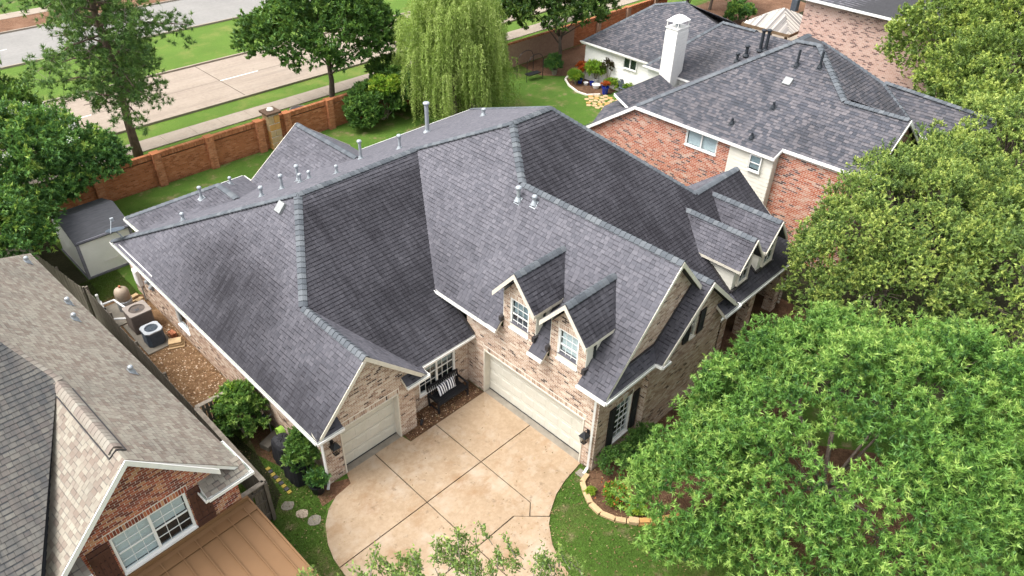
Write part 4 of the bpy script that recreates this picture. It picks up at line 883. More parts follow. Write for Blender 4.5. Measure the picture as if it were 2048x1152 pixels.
def siding(name, a, b, z0, z1, n, ex=.2, mat='siding', parent=N2):
    a = Vector(a); b = Vector(b); n = Vector(n); d = (b-a).normalized(); L = (b-a).length; k = max(1, round((z1-z0)/ex)); base = MB(); base.box((a+b)/2+Z*(z0+z1)/2-n*.03, (L, .05, z1-z0), (d, n, Z)); w_ = base.build(name, M[mat], parent)
    for i in range(k):
        za = z0+(z1-z0)*i/k; zb = z0+(z1-z0)*(i+1)/k-.004; m = MB()
        m.prism([a+Z*za, b+Z*za, b+Z*zb, a+Z*zb], [a+Z*za+n*.024, b+Z*za+n*.024, b+Z*zb+n*.007, a+Z*zb+n*.007]); m.build('lap_board', M[mat], w_)
    return w_
siding('siding_wall', (16.97, .5, 0), (16.97, -1.82, 0), 0, 4.95, nx); siding('siding_wall', (16.97, -1.83, 0), (17.4, -1.83, 0), 0, 5.0, ny)
window(N2, (17.0, 2.115, 3.92), (0, -1, 0), nx, 1.78, .83, 2, 1, 1, 'white', blind=(1.0, 'blind'), hung=False)
window(N2, (16.87, -.98, 3.95), (0, -1, 0), nx, .62, .82, 1, 1, 2, 'white', blind=(.9, 'greyblind'), recess=0, inn=.05, bl=.03)
board(N2, (16.77, 6.2, 5.02), (16.77, -1.9, 5.0), .16, .03, nx, 'white', 'fascia'); board(N2, (16.77, 9.5, 2.72), (16.77, 6.2, 5.02), .2, .03, nx, 'white', 'rake_board')
board(N2, (16.75, -1.9, 5.0), (17.22, -2.0, 5.36), .16, .03, ny, 'white', 'rake_board'); board(N2, (17.22, -1.98, 5.37), (17.27, -6.2, 5.4), .16, .03, nx, 'white', 'fascia'); board(N2, (17.27, -6.2, 5.4), (19.9, -6.2, 7.36), .18, .03, ny, 'white', 'rake_board')
board(N2, (19.9, -6.2, 7.36), (22.6, -6.2, 5.4), .18, .03, ny, 'white', 'rake_board')
board(N2, (20.65, 9.3, 2.87), (20.75, 10.5, 3.37), .16, .04, (-1, 0, 0), 'white', 'fascia')
for p, h, r_ in (((20.7, -.15, 7.95), .8, .06), ((20.9, -1.2, 8.1), .8, .06), ((18.68, -.4, 6.45), .3, .06), ((17.5, .94, 5.56), .28, .06), ((17.2, -.37, 5.34), .28, .06)): vent(N2, p, h, 'blackp', r_, cap=False, n=(-.75, 0, 1))
for p, h, r_ in (((29.0, 5.9, 5.25), 1.25, .1), ((29.1, 5.6, 5.3), 1.25, .1), ((28.5, 6.5, 4.9), .6, .1), ((28.05, 6.8, 4.55), .5, .08)): vent(N2, p, h, 'blackp', r_, n=(-.75, 0, 1))
m = MB(); m.box((19.9, -.25, 7.42), (.4, .4, .1), (V(0, -1, 0), V(.8, 0, .6), V(-.6, 0, .8))); m.build('box_vent', M['grey'], N2, bev=.01)
siding('siding_wall', (28.2, 18.95, 0), (28.2, 12.2, 0), 0, 2.75, nx, .22, 'white'); siding('siding_wall', (26.6, 12.2, 0), (26.6, 8.0, 0), 0, 3.1, nx, .25, 'white'); siding('siding_wall', (28.2, 12.2, 0), (26.6, 12.2, 0), 0, 3.1, (0, 1, 0), .25, 'white')
gutter(N2, (27.9, 19.2, 2.85), (27.85, 13.0, 2.85), nx); gutter(N2, (26.3, 12.45, 3.25), (26.3, 9.9, 3.25), nx)
window(N2, (28.12, 14.8, 1.84), (0, -1, 0), nx, 1.15, .78, 2, 1, 1, 'white', hung=False, recess=0, inn=.04)
# chimney
ch = MB(); cx0, cx1, cy0, cy1 = 25.5, 26.7, 9.75, 10.6
ch.box(((cx0+cx1)/2, (cy0+cy1)/2, 3.15), (cx1-cx0, cy1-cy0, 6.3)); chim = ch.build('chimney', M['white'], N2)
k = 0; z = .2
while z < 6.2:
    for (c, sz) in (((cx0-.012, (cy0+cy1)/2, z), (.024, cy1-cy0+.02, .19)), (((cx0+cx1)/2, cy0-.012, z), (cx1-cx0, .024, .19))):
        m = MB(); m.box(c, sz); m.build('lap_board', M['white'], chim)
    z += .2
m = MB(); m.box(((cx0+cx1)/2, (cy0+cy1)/2, 6.32), (1.3, .95, .06)); 
for sx in (cx0+.03, cx1-.03):
    for sy in (cy0+.03, cy1-.03): m.box((sx, sy, 6.52), (.05, .05, .42))
m.build('chimney_frame', M['white'], chim)
m = MB(); m.prism([(cx0-.05, cy0-.05, 6.72), (cx1+.05, cy0-.05, 6.72), (cx1+.05, cy1+.05, 6.72), (cx0-.05, cy1+.05, 6.72)], [(cx0+.3, cy0+.22, 6.98), (cx1-.3, cy0+.22, 6.98), (cx1-.3, cy1-.22, 6.98), (cx0+.3, cy1-.22, 6.98)]); m.build('chimney_hood', M['white'], chim)
m = MB(); m.tube([((cx0+cx1)/2, (cy0+cy1)/2, 6.3), ((cx0+cx1)/2, (cy0+cy1)/2, 6.62)], .13, 12); m.build('flue', M['galv'], chim)

# ------------------------------------------------------------ far right house and pergola
N3 = empty('neighbour_house', (45, 3, 0), 'pink brick house with a blank wall and dark roof at the top right corner', 'house')
f3 = [([(41.6, 9.6, 5.45), (41.3, -2, 5.45), (49, -2, 11), (49, 9.6, 11)], lambda p: .15+.2*noise.noise(p*.4)), ([(49, 9.6, 11), (49, -2, 11), (56, -2, 5.4), (56, 9.6, 5.4)], lambda p: .1)]
m = MB()
for pts, st in f3: deck(m, pts, .16)
r3 = m.build('roof', [M['deck'], M['white']], N3)
P = Pieces(r3, 'shingle', 'shingle_field', M['shingle_n3'])
for pts, st in f3[:1]: shingle_face(P, pts, st, expo=.16, wid=(.15, .19, .24))
P.done()
m = MB(); wl = bpy.data.objects.new('wall', bpy.data.meshes.new('wall')); COL.objects.link(wl); wl.parent = N3
B = Pieces(wl, 'brick', 'brickwork', M['brick_n3'])
brick_wall(B, m, (42.0, 9.4, 0), (0, -1, 0), nx, [(0, 0), (11, 0), (11, 5.4), (0, 5.4)], stain_dark=sn, BL=.25, BH=.072, J=.017)
brick_wall(B, m, (44.5, 9.4, 0), (-1, 0, 0), (0, 1, 0), [(0, 0), (2.5, 0), (2.5, 5.4), (0, 5.4)], stain_dark=sn, BL=.25, BH=.072, J=.017)
m.face([(44.5, 9.4, 0), (55.8, 9.4, 0), (55.8, 9.4, 5.4), (49, 9.4, 10.8), (44.5, 9.4, 5.4)]); m.face([(55.8, 9.4, 0), (55.8, -2, 0), (55.8, -2, 5.4), (55.8, 9.4, 5.4)])
wl.data = m.mesh('wall', M['mortar_n2'], org(wl)); B.done()
gutter(N3, (41.6, 9.7, 5.5), (41.3, -2, 5.5), nx, w=.14, h=.14)
for p in ((43.2, 4.2, 6.6), (42.6, 1.8, 6.2)): vent(N3, p, .5, 'blackp', .07, cap=False, n=(-.72, 0, 1))
PG = empty('garden_pavilion', (44, 11.8, 0), 'open timber pavilion with silvered hipped board roof beside the pink brick house', 'pavilion')
hx0, hx1, hy0, hy1, ez, az = 41.6, 46.6, 9.9, 14.0, 2.6, 3.7; ap = V(44.1, 11.95, az)
for x in (hx0+.4, hx1-.4):
    for y in (hy0+.4, hy1-.4): m = MB(); m.box((x, y, 1.25), (.18, .18, 2.5)); m.build('post', M['timber'], PG)
for a, b in (((hx0, hy0), (hx1, hy0)), ((hx1, hy0), (hx1, hy1)), ((hx1, hy1), (hx0, hy1)), ((hx0, hy1), (hx0, hy0))):
    m = MB(); m.bar((*a, ez-.1), (*b, ez-.1), .08, .22); m.build('beam', M['timber'], PG)
P = Pieces(PG, 'roof_board', 'roof_boards', M['greywood'])
for a, b in (((hx0, hy0), (hx1, hy0)), ((hx1, hy0), (hx1, hy1)), ((hx1, hy1), (hx0, hy1)), ((hx0, hy1), (hx0, hy0))):
    a = V(*a, ez); b = V(*b, ez); L = (b-a).length; n = int(L/.16)
    for i in range(n):
        t0 = i/n; mid = (t0+.5/n); top_ = 1-abs(2*mid-1); p = lerp(a, b, mid); cen = lerp((a+b)/2, ap, 1); d = (cen-(a+b)/2)
        q_ = p+d*top_; 
        if (q_-p).length < .15: continue
        mm = MB(); mm.cr = random.random(); mm.bar(p+Z*random.uniform(0, .02), q_+Z*random.uniform(0, .03), .135, .025, up=(b-a).cross(d)*(1 if (b-a).cross(d).z > 0 else -1)); ob = mm.build('roof_board', M['greywood'], PG)
random.seed(31)
# ------------------------------------------------------------ brick garden wall
GW = empty('garden_wall', (5, 24.1, 0), 'long orange brick boundary wall between the back lawns and the street pavement', 'wall')
wl = bpy.data.objects.new('wall', bpy.data.meshes.new('wall')); COL.objects.link(wl); wl.parent = GW; m = MB()
B = Pieces(wl, 'brick', 'brickwork', M['brick_wall'])
sw = lambda p: .05+.15*noise.noise(p*1.2)+.4*math.exp(-p.z/.15)
x0w, x1w = -13.0, 46.0
m.box(((x0w+x1w)/2, 24.2, .9), (x1w-x0w, .2, 1.78))
def bw(o, u, n, L, h, sold=True):
    brick_wall(B, m, o, u, n, [(0, 0), (L, 0), (L, h), (0, h)], stain_dark=sw, BL=.22, BH=.068, J=.014, soldier=[(0, L, h-.21, h)] if sold else [])
bw((x0w, 24.1, 0), (1, 0, 0), ny, 28, 1.8); bw((33, 24.1, 0), (1, 0, 0), ny, 13, 1.8)
wl.data = m.mesh('wall', M['mortar_r'], org(wl))
for i, px in enumerate((-8.0, -4.9, -1.7, 1.35, 4.45, 6.3, 9.35, 12.4, 15.5, 36, 40, 44)):
    pw = .42 if px < 30 else .42; pm = MB(); pm.box((px, 24.1, .95), (pw, .44, 1.9)); pier = pm.build('brick_pier', M['mortar_r'], GW)
    if px < 30:
        B.parent = wl; m2 = MB(); bw((px-pw/2, 23.88, 0), (1, 0, 0), ny, pw, 1.9, True); bw((px-pw/2, 24.1, 0), (0, -1, 0), nx, .22, 1.9, False)
    pm = MB()
    for k in range(5): pm.box((px-.19+k*.095, 24.1, 1.93), (.085, .46, .065))
    pm.build('pier_coping', M['brick_wall'], GW, kind='stuff')
B.done()
m = MB(); x = x0w
copc = Pieces(wl, 'coping_brick', 'coping', M['brick_wall'], 300)
while x < x1w:
    def local(b): b.box((0, 0, 0), (.0675, .23, .1))
    Mx = Matrix.Translation((x, 24.2, 1.84)); copc.add('c', Mx, random.random(), .1, local); x += .077
copc.done()
SP = empty('stone_pillar', (5.35, 24.1, 0), 'ochre flagstone pillar with a dark flat cap set in the brick garden wall', 'pillar')
m = MB(); m.box((5.35, 24.1, 1.1), (.66, .66, 2.2)); m.build('core', M['mortar'], SP)
random.seed(3)
for (z, cols2) in ((.0, 2), (.42, 1), (.8, 2), (1.2, 1), (1.62, 2)):
    hh = {0: .4, .42: .36, .8: .38, 1.2: .4, 1.62: .5}[z]
    for side in (0, 1):
        xs = [-.36, random.uniform(-.08, .1), .36] if cols2 == 2 else [-.36, .36]
        for a, b in zip(xs, xs[1:]):
            mm = MB(); c = (a+b)/2
            if side == 0: mm.box((5.35+c, 23.76, z+hh/2), (b-a-.03, .08, hh-.03))
            else: mm.box((5.01, 24.1+c, z+hh/2), (.08, b-a-.03, hh-.03))
            mm.build('flagstone', M[random.choice(['flagstone', 'flag2'])], SP, bev=.02)
m = MB(); m.box((5.35, 24.1, 2.27), (.95, .95, .14)); m.build('cap_stone', M['stone_cap'], SP, bev=.02)
m = MB(); m.blob((5.35, 24.1, 2.4), (.22, .22, .1), 7, 4, .2); m.build('finial_stone', M['mortar'], SP)
MH = empty('manhole_cover', (9.4, 28.0, .03), 'round dark manhole cover with a concrete ring in the verge behind the brick wall', 'manhole')
m = MB(); m.lathe([(.0, 0), (.52, 0), (.52, .05), (.0, .05)], (9.4, 28.0, 0), 24); m.build('cover', M['flash'], MH)
m = MB(); m.tube([V(9.4+.58*math.cos(a), 28.0+.58*math.sin(a), .02) for a in np.linspace(0, 2*math.pi, 25)], .06, 6); m.build('ring', M['concrete'], MH)
# ------------------------------------------------------------ timber fences
def fence(label, pts, h=1.8, side=1, pick=.14, rails=True, loc=None, cap=False, mats='fence'):
    p0 = Vector(pts[0]); F = empty('wooden_fence', (p0.x, p0.y, 0), label, 'fence')
    for a, b in zip(pts, pts[1:]):
        a = V(a[0], a[1], 0); b = V(b[0], b[1], 0); d = (b-a).normalized(); L = (b-a).length; n = d.cross(Z)*side; k = int(L/pick)
        pm = MB(); pm.prism([(-pick/2+.004, 0, 0), (pick/2-.004, 0, 0), (pick/2-.004, .018, 0), (-pick/2+.004, .018, 0)], [(-pick/2+.02, 0, 1), (pick/2-.02, 0, 1), (pick/2-.02, .018, 1), (-pick/2+.02, .018, 1)]); pme = pm.mesh('picket', M[mats])
        for i in range(k):
            hh = h+random.uniform(-.03, .03); Mx = Matrix((d, n, Z)).transposed().to_4x4(); Mx = Mx @ Matrix.Rotation(random.uniform(-.012, .012), 4, 'Y') @ Matrix.Diagonal((1, 1, hh, 1)); Mx.translation = a+d*(i+.5)*pick+n*.02; inst('picket', pme, F, Mx)
        for z in ((.35, 1.0, h-.25) if rails else ()):
            m = MB(); m.bar(a+Z*z, b+Z*z, .045, .09); m.build('rail', M['fence'], F)
        for i in range(int(L/2.4)+2):
            m = MB(); q_ = a+d*min(i*2.4, L)-n*.04; m.box((q_.x, q_.y, h/2), (.09, .09, h)); m.build('post', M['fence'], F)
        if cap: m = MB(); m.bar(a+Z*(h+.05), b+Z*(h+.05), .16, .04); m.build('cap_rail', M['fence_top'], F)
    return F
random.seed(5)
fence('weathered side yard fence with flat cap rail running down to the driveway lawn', [(-8.9, 4.85), (-8.88, .5), (-9.85, .46)], 1.78, 1, cap=True)
fence('weathered cross fence with cap rail behind the leafy shrub beside the brick wall', [(-8.9, 4.9), (-7.05, 4.85)], 1.78, 1, cap=True)
fence('long dark picket fence along the gravel side yard', [(-8.92, 14.6), (-8.9, 5.0)], 1.72, 1)
fence('crooked grey picket fence in the shade beside the small shed', [(-10.6, 24.0), (-9.6, 19.3), (-9.02, 14.7)], 1.7, 1)
fence('mossy picket fence under the weeping willow', [(16.6, 24.0), (15.9, 19.0), (15.8, 15.9)], 1.8, -1)
# ------------------------------------------------------------ things in the side yard
def loc_empty(*a, **k): return empty(*a, **k)
def ac_unit(loc, w, h, ch_, side, topm, label, louv):
    A = empty('air_conditioner', loc, label, 'air conditioner'); x, y, z = loc
    pr = lambda s_, zz: [(x+sx*s_-(0), y+sy, zz) for sx, sy in ()]
    def ring(hs, zz):
        c = ch_; return [V(x-hs+c, y-hs, zz), V(x+hs-c, y-hs, zz), V(x+hs, y-hs+c, zz), V(x+hs, y+hs-c, zz), V(x+hs-c, y+hs, zz), V(x-hs+c, y+hs, zz), V(x-hs, y+hs-c, zz), V(x-hs, y-hs+c, zz)]
    m = MB(); m.prism(ring(w/2-.02, z), ring(w/2-.02, z+h-.05)); m.build('cabinet', M[side], A)
    m = MB(); n_ = louv
    for i in range(n_): zz = z+.06+(h-.16)*i/n_; m.prism(ring(w/2, zz), ring(w/2-.008, zz+(h-.16)/n_*.6))
    m.build('louvre', M[side], A, kind='stuff')
    # top with round opening
    top = MB(); ro = w*.36; r8 = ring(w/2+.01, z+h); n = 24; circ = [V(x+ro*math.cos(2*math.pi*i/n), y+ro*math.sin(2*math.pi*i/n), z+h) for i in range(n)]
    top.poly(r8, [circ]); top.prism(ring(w/2+.01, z+h-.06), r8, cap=False); top.prism([p-Z*.12 for p in circ][::-1], circ[::-1], cap=False); top.build('top_panel', M[topm], A)
    m = MB(); m.lathe([(0, 0), (ro, 0), (ro, .01), (0, .01)], (x, y, z+h-.13), 24); m.build('fan_shroud', M['black'], A)
    m = MB(); m.lathe([(0, 0), (.09, 0), (.09, .08), (0, .1)], (x, y, z+h-.12), 12); m.build('fan_motor', M['acgrey'], A)
    for k in range(4):
        a = k*math.pi/2+.4; m = MB(); m.box(V(x, y, z+h-.07)+V(math.cos(a), math.sin(a), 0)*ro*.6, (ro*.7, .16, .01), (V(math.cos(a), math.sin(a), 0), V(-math.sin(a), math.cos(a), .25).normalized(), V(0, -.2, 1).normalized())); m.build('fan_blade', M['acgrey'], A)
    m = MB()
    for rr in np.linspace(.1, ro, 6): m.tube([V(x+rr*math.cos(a), y+rr*math.sin(a), z+h+.005) for a in np.linspace(0, 2*math.pi, 17)], .004, 4)
    for k in range(8): a = k*math.pi/4; m.bar(V(x, y, z+h+.006), V(x+ro*math.cos(a), y+ro*math.sin(a), z+h+.006), .006, .006)
    m.build('fan_guard', M[side], A, kind='stuff'); return A
ac_unit((-7.78, 12.75, .06), .88, .95, .05, 'acbrown', 'actop', 'tall taupe air conditioner with square top, between the pool filter and the smaller unit', 9)
ac_unit((-7.82, 11.45, .06), .72, .72, .12, 'acgrey', 'actop2', 'smaller slate blue air conditioner with rounded pale top, nearest the gravel', 9)
m = MB(); m.box((-7.85, 12.1, .03), (1.05, 2.5, .06)); tag(m.build('concrete_pad', M['concrete']), 'concrete pad under the two air conditioners', 'slab')
m = MB(); m.box((-8.1, 14.3, .03), (1.1, 1.7, .06)); tag(m.build('concrete_pad', M['concrete']), 'concrete pad under the beige pool filter and its white pipes', 'slab')
F_ = empty('pool_filter', (-7.75, 14.4, .06), 'beige domed pool filter tank with grey base beside the tall air conditioner', 'pool filter')
m = MB(); m.lathe([(.3, 0), (.31, .4), (.29, .42)], (-7.75, 14.4, .06), 20); m.build('base', M['grey'], F_)
m = MB(); m.lathe([(.31, 0), (.31, .1), (.33, .1), (.33, .16), (.3, .17)], (-7.75, 14.4, .42), 20); m.build('clamp_band', M['actop2'], F_)
m = MB(); m.lathe([(.3, 0), (.3, .42), (.25, .55), (.12, .63), (.0, .65)], (-7.75, 14.4, .55), 20); m.build('dome', M['beige'], F_, smooth=True)
m = MB(); m.tube([(-7.75, 14.4, 1.18), (-7.75, 14.4, 1.28)], .05, 8); m.build('gauge', M['redpot'], F_)
m = MB(); m.box((-7.93, 14.16, .35), (.14, .02, .18), (V(.7, -.7, 0), V(.7, .7, 0), Z)); m.build('label_plate', M['white'], F_)
PV = empty('pool_piping', (-8.6, 13.4, 0), 'white plumbing manifold with valves in front of the pool filter', 'pipes')
for k, pts in enumerate(([(-8.55, 15.1, .0), (-8.55, 15.1, .75)], [(-8.5, 15.1, .45), (-8.85, 12.6, .42)], [(-8.85, 12.6, .42), (-8.85, 12.6, .02)], [(-8.7, 13.6, .45), (-8.15, 13.1, .5)], [(-8.58, 14.6, .6), (-8.1, 14.5, .65), (-7.95, 13.6, .62)], [(-8.62, 14.2, .05), (-8.62, 14.2, .6)], [(-8.75, 13.2, .05), (-8.75, 13.2, .55)])):
    m = MB(); m.tube(pts, .045, 8); m.build('pipe', M['pvc'], PV)
for c in ((-8.55, 15.1, .8), (-8.62, 14.2, .62), (-8.7, 13.6, .5), (-8.82, 12.8, .47)):
    m = MB(); m.blob(c, (.07, .07, .06), 8, 4); m.build('valve', M['black'] if c[2] < .7 else M['pvc'], PV)
EP = empty('electric_panel', (-6.86, 14.55, .9), 'white electric meter panel on the side wall above the stacked stone blocks', 'electric panel')
m = MB(); m.box((-6.9, 14.55, 1.25), (.18, .42, .8)); m.build('cabinet', M['white'], EP, bev=.02)
m = MB(); m.box((-7.0, 14.55, 1.3), (.02, .34, .6)); m.build('door', M['white'], EP, bev=.005)
m = MB(); m.tube([(-6.88, 14.5, .9), (-6.88, 14.5, .0)], .03, 8); m.build('conduit', M['grey'], EP)
for y, z in ((13.45, 1.55), (13.15, 1.4)):
    E_ = empty('utility_box', (-6.83, y, z), 'round grey utility meter on the side wall, %s of the pair' % ('farther' if y > 13.3 else 'nearer'), 'meter')
    m = MB(); m.box((-6.86, y, z), (.1, .2, .26)); m.build('box', M['grey'], E_, bev=.01)
    m = MB(); m.tube([(-6.9, y, z+.02), (-6.98, y, z+.02)], .075, 14); m.build('dial', M['actop2'], E_)
random.seed(8)
SB = [( -7.15, 15.0, 0), (-7.3, 14.75, 0), (-7.12, 14.4, 0), (-7.2, 14.85, .13), (-7.2, 14.1, 0), (-7.15, 13.85, .0), (-7.15, 14.45, .13)]
for i, (x, y, z) in enumerate(SB):
    m = MB(); a = random.uniform(-.5, .5); m.box((x, y, z+.065), (.32, .2, .12), (V(math.cos(a), math.sin(a), 0), V(-math.sin(a), math.cos(a), 0), Z)); o = m.build('stone_block', M['flagstone'], bev=.015)
    tag(o, 'rough tan stone block in the heap below the white electric panel', 'stone block', 'stone blocks heaped by the side wall')
for i, (x, y, z, s_) in enumerate(((-7.28, 10.65, 0, .6), (-7.28, 10.7, .09, .52), (-7.3, 10.72, .18, .5))):
    m = MB(); m.box((x, y, z+.04), (s_, s_*.72, .08), (V(.9, -.42, 0), V(.42, .9, 0), Z)); tag(m.build('paving_stone', M['flagstone'], bev=.01), ['lowest slab of the tan paver stack beside the small air conditioner', 'middle slab of the tan paver stack beside the small air conditioner', 'top slab of the tan paver stack beside the small air conditioner'][i], 'paver')
CR = empty('brick_stack', (-7.12, 11.3, 0), 'small stack of reddish bricks against the side wall below the window', 'bricks')
for i in range(10):
    m = MB(); m.box((-7.12+(i % 2)*.12-.06, 11.3+((i//2) % 2)*.22, .04+.07*(i//4)), (.1, .2, .062)); m.build('brick', M['redpot'], CR)
PA = M['leaf_dark']
# satellite dish on the rear corner of the roof
SD = empty('satellite_dish', (-6.85, 15.2, 2.7), 'grey satellite dish on the rear left corner of the roof', 'satellite dish')
dn = V(.08, .25, .965).normalized(); dx = dn.orthogonal().normalized(); dy = dn.cross(dx); c0 = V(-6.95, 15.3, 3.35)
m = MB(); rings = []
for rr, hh in ((.001, -.08), (.17, -.06), (.3, -.025), (.38, 0)): rings.append([c0+dx*rr*math.cos(a)+dy*rr*math.sin(a)+dn*hh for a in np.linspace(0, 2*math.pi, 25)[:-1]])
for r0_, r1_ in zip(rings, rings[1:]):
    for j in range(24): m.face([r0_[j], r0_[(j+1) % 24], r1_[(j+1) % 24], r1_[j]]); m.face([r0_[j]-dn*.012, r1_[j]-dn*.012, r1_[(j+1) % 24]-dn*.012, r0_[(j+1) % 24]-dn*.012])
m.build('reflector', M['acgrey'], SD, smooth=True)
m = MB(); m.tube([c0-dn*.08, (-6.85, 15.2, 3.1), (-6.75, 15.1, 2.7)], .03, 8); m.build('mast', M['galv'], SD)
for s_ in (-1, 1): m = MB(); m.tube([(-6.84, 15.19, 3.05), (-6.6+s_*.1, 15.0-s_*.3, 2.78)], .014, 6); m.build('strut', M['galv'], SD)
m = MB(); m.tube([c0-dn*.05-dx*.4, c0+dn*.4-dx*.1], .015, 6); m.build('feed_arm', M['galv'], SD)
m = MB(); m.box(c0+dn*.44, (.14, .1, .16)); m.build('receiver', M['galv'], SD, bev=.02)
# shed
SH = empty('garden_shed', (-7, 20.3, 0), 'small pale green shed with a dark roof behind the house corner', 'shed')
sx0, sx1, sy0, sy1 = -8.05, -5.75, 17.78, 21.0
m = MB(); zt, zr_ = 1.9, 2.4; ym = (sy0+sy1)/2
m.prism([(sx0, sy0, .1), (sx1, sy0, .1), (sx1, sy1, .1), (sx0, sy1, .1)], [(sx0, sy0, zt), (sx1, sy0, zt), (sx1, sy1, zt), (sx0, sy1, zt)])
for x in (sx0, sx1): m.face([(x, sy0, zt), (x, sy1, zt), (x, ym, zr_)])
m.build('wall', M['shedwall'], SH)
m = MB(); m.box(((sx0+sx1)/2, ym, .05), (sx1-sx0+.12, sy1-sy0+.12, .1)); m.build('base', M['shedtrim'], SH)
for x in (sx0, sx1): m = MB(); m.box((x, sy0, 1.0), (.12, .12, 1.85)); m.build('corner_trim', M['shedtrim'], SH)
m = MB(); m.box(((sx0+sx1)/2, sy0-.02, 1.93), (sx1-sx0, .05, .08)); m.build('head_trim', M['shedtrim'], SH)
for a, b in (((sy0-.12, zt-.02), (ym, zr_+.05)), ((sy1+.12, zt-.02), (ym, zr_+.05))):
    m = MB(); m.prism([(sx0-.1, a[0], a[1]), (sx1+.1, a[0], a[1]), (sx1+.1, b[0], b[1]), (sx0-.1, b[0], b[1])], [(sx0-.1, a[0], a[1]+.05), (sx1+.1, a[0], a[1]+.05), (sx1+.1, b[0], b[1]+.05), (sx0-.1, b[0], b[1]+.05)]); m.build('roof', M['shedroof'], SH)
m = MB(); m.box((-6.9, sy0-.03, .62), (.62, .02, .05)); m.build('door_handle', M['white'], SH)
# hose reel, grill, garage-side things
HR = empty('hose_reel', (-6.9, 2.75, 1.0), 'lime green garden hose coiled on a wall reel beside the covered grill', 'hose reel')
m = MB()
for k in range(5): m.tube([V(-7.0-.045*k, 2.75+.17*math.cos(a), .95+.17*math.sin(a)) for a in np.linspace(0, 2*math.pi, 21)], .024, 6)
m.tube([(-7.2, 2.75, .75), (-7.25, 2.6, .4), (-7.3, 2.4, .15)], .018, 6); m.build('hose', M['lime'], HR)
for x in (-6.95, -7.26): m = MB(); m.lathe([(0, 0), (.24, 0), (.24, .015), (0, .015)], (0, 0, 0), 18); ob = m.build('reel_disc', M['black'], HR); ob.location = V(x, 2.75, .95)-V(-6.9, 2.75, 1.0); ob.rotation_euler = (0, R(90), 0)
BG = empty('covered_grill', (-7.25, 1.95, 0), 'barbecue grill under a black fabric cover beside the garage corner', 'grill')
def drape(name, c, sx, sy, h, mat, parent, n=14, seed=0):
    m = MB(); V_ = []; rows = [(1.06, 0), (1.05, .3), (1.0, .6), (.97, .85), (.8, .97), (.4, 1.03), (0.02, 1.04)]
    for k, (s_, z) in enumerate(rows):
        row = []
        for j in range(28):
            a = 2*math.pi*j/28; ca, sa = math.cos(a), math.sin(a); r_ = 1/max(abs(ca)**4+abs(sa)**4, 1e-6)**.25
            wob = 1+.05*math.sin(j*2.4+seed)*(1-z) if z < .9 else 1
            row.append(V(c[0]+sx*ca*r_*s_*wob, c[1]+sy*sa*r_*s_*wob, c[2]+h*z+.02*math.sin(j*1.7+k+seed)))
        V_.append(row)
    for a, b in zip(V_, V_[1:]):
        for j in range(28): m.face([a[j], a[(j+1) % 28], b[(j+1) % 28], b[j]])
    m.face(V_[-1]); return m.build(name, M[mat], parent, smooth=True)
drape('cover', (-7.28, 2.3, .02), .32, .42, 1.05, 'cover', BG, seed=1); drape('side_cover', (-7.35, 1.45, .02), .34, .48, .85, 'cover', BG, seed=4)
GM = empty('gas_meter', (-7.05, 4.05, .3), 'small grey blue gas meter on pipes at the side wall', 'gas meter')
m = MB(); m.box((-7.1, 4.0, .55), (.24, .3, .36)); m.build('body', M['acgrey'], GM, bev=.03); m = MB(); m.tube([(-7.0, 3.8, .0), (-7.0, 3.8, .8), (-6.85, 3.8, .85)], .02, 8); m.build('pipe', M['grey'], GM)
m = MB(); m.box((-6.86, 2.1, 1.0), (.12, .2, .3)); tag(m.build('hose_bib_box', M['grey'], bev=.02), 'small grey service box on the side wall above the grill', 'service box')
m = MB(); m.box((-7.25, 3.35, .12), (.75, .42, .24), (V(.95, .3, 0), V(-.3, .95, 0), Z)); tag(m.build('stone_bench', M['concrete'], bev=.03), 'low grey concrete bench slab on the ground below the hose reel', 'concrete slab')
random.seed(2)
for i, (x, y) in enumerate(((-8.3, .62), (-8.12, .02), (-7.98, -.48))):
    m = MB(); n = 9; pts = [(x+.21*math.cos(2*math.pi*k/n)*random.uniform(.8, 1.15), y+.2*math.sin(2*math.pi*k/n)*random.uniform(.8, 1.15)) for k in range(n)]
    m.prism([(a, b, 0) for a, b in pts], [(a, b, .018) for a, b in pts]); tag(m.build('stepping_stone', M[['concrete', 'redpot', 'concrete'][i]] if i != 1 else M['beige'], bev=.006), ['round grey stepping stone farthest from the driveway edge', 'brownish stepping stone between two grey ones beside the driveway', 'round grey stepping stone nearest the driveway edge'][i], 'stepping stone')
for i in range(9):
    y = 2.4-i*.17; m = MB(); m.box((-7.96, y, .02), (.14, .13, .04)); yel = i % 2 == 0
    tag(m.build('paver', M['yellow' if yel else 'darkstone']), ('yellow' if yel else 'dark')+' paver in the side lawn row, '+['farthest from', 'second farthest from', 'middle one of five towards' if yel else 'second nearest to', 'second nearest to' if yel else 'nearest to', 'nearest to'][i//2]+' the stepping stones', 'paver', 'yellow pavers' if yel else 'dark pavers')
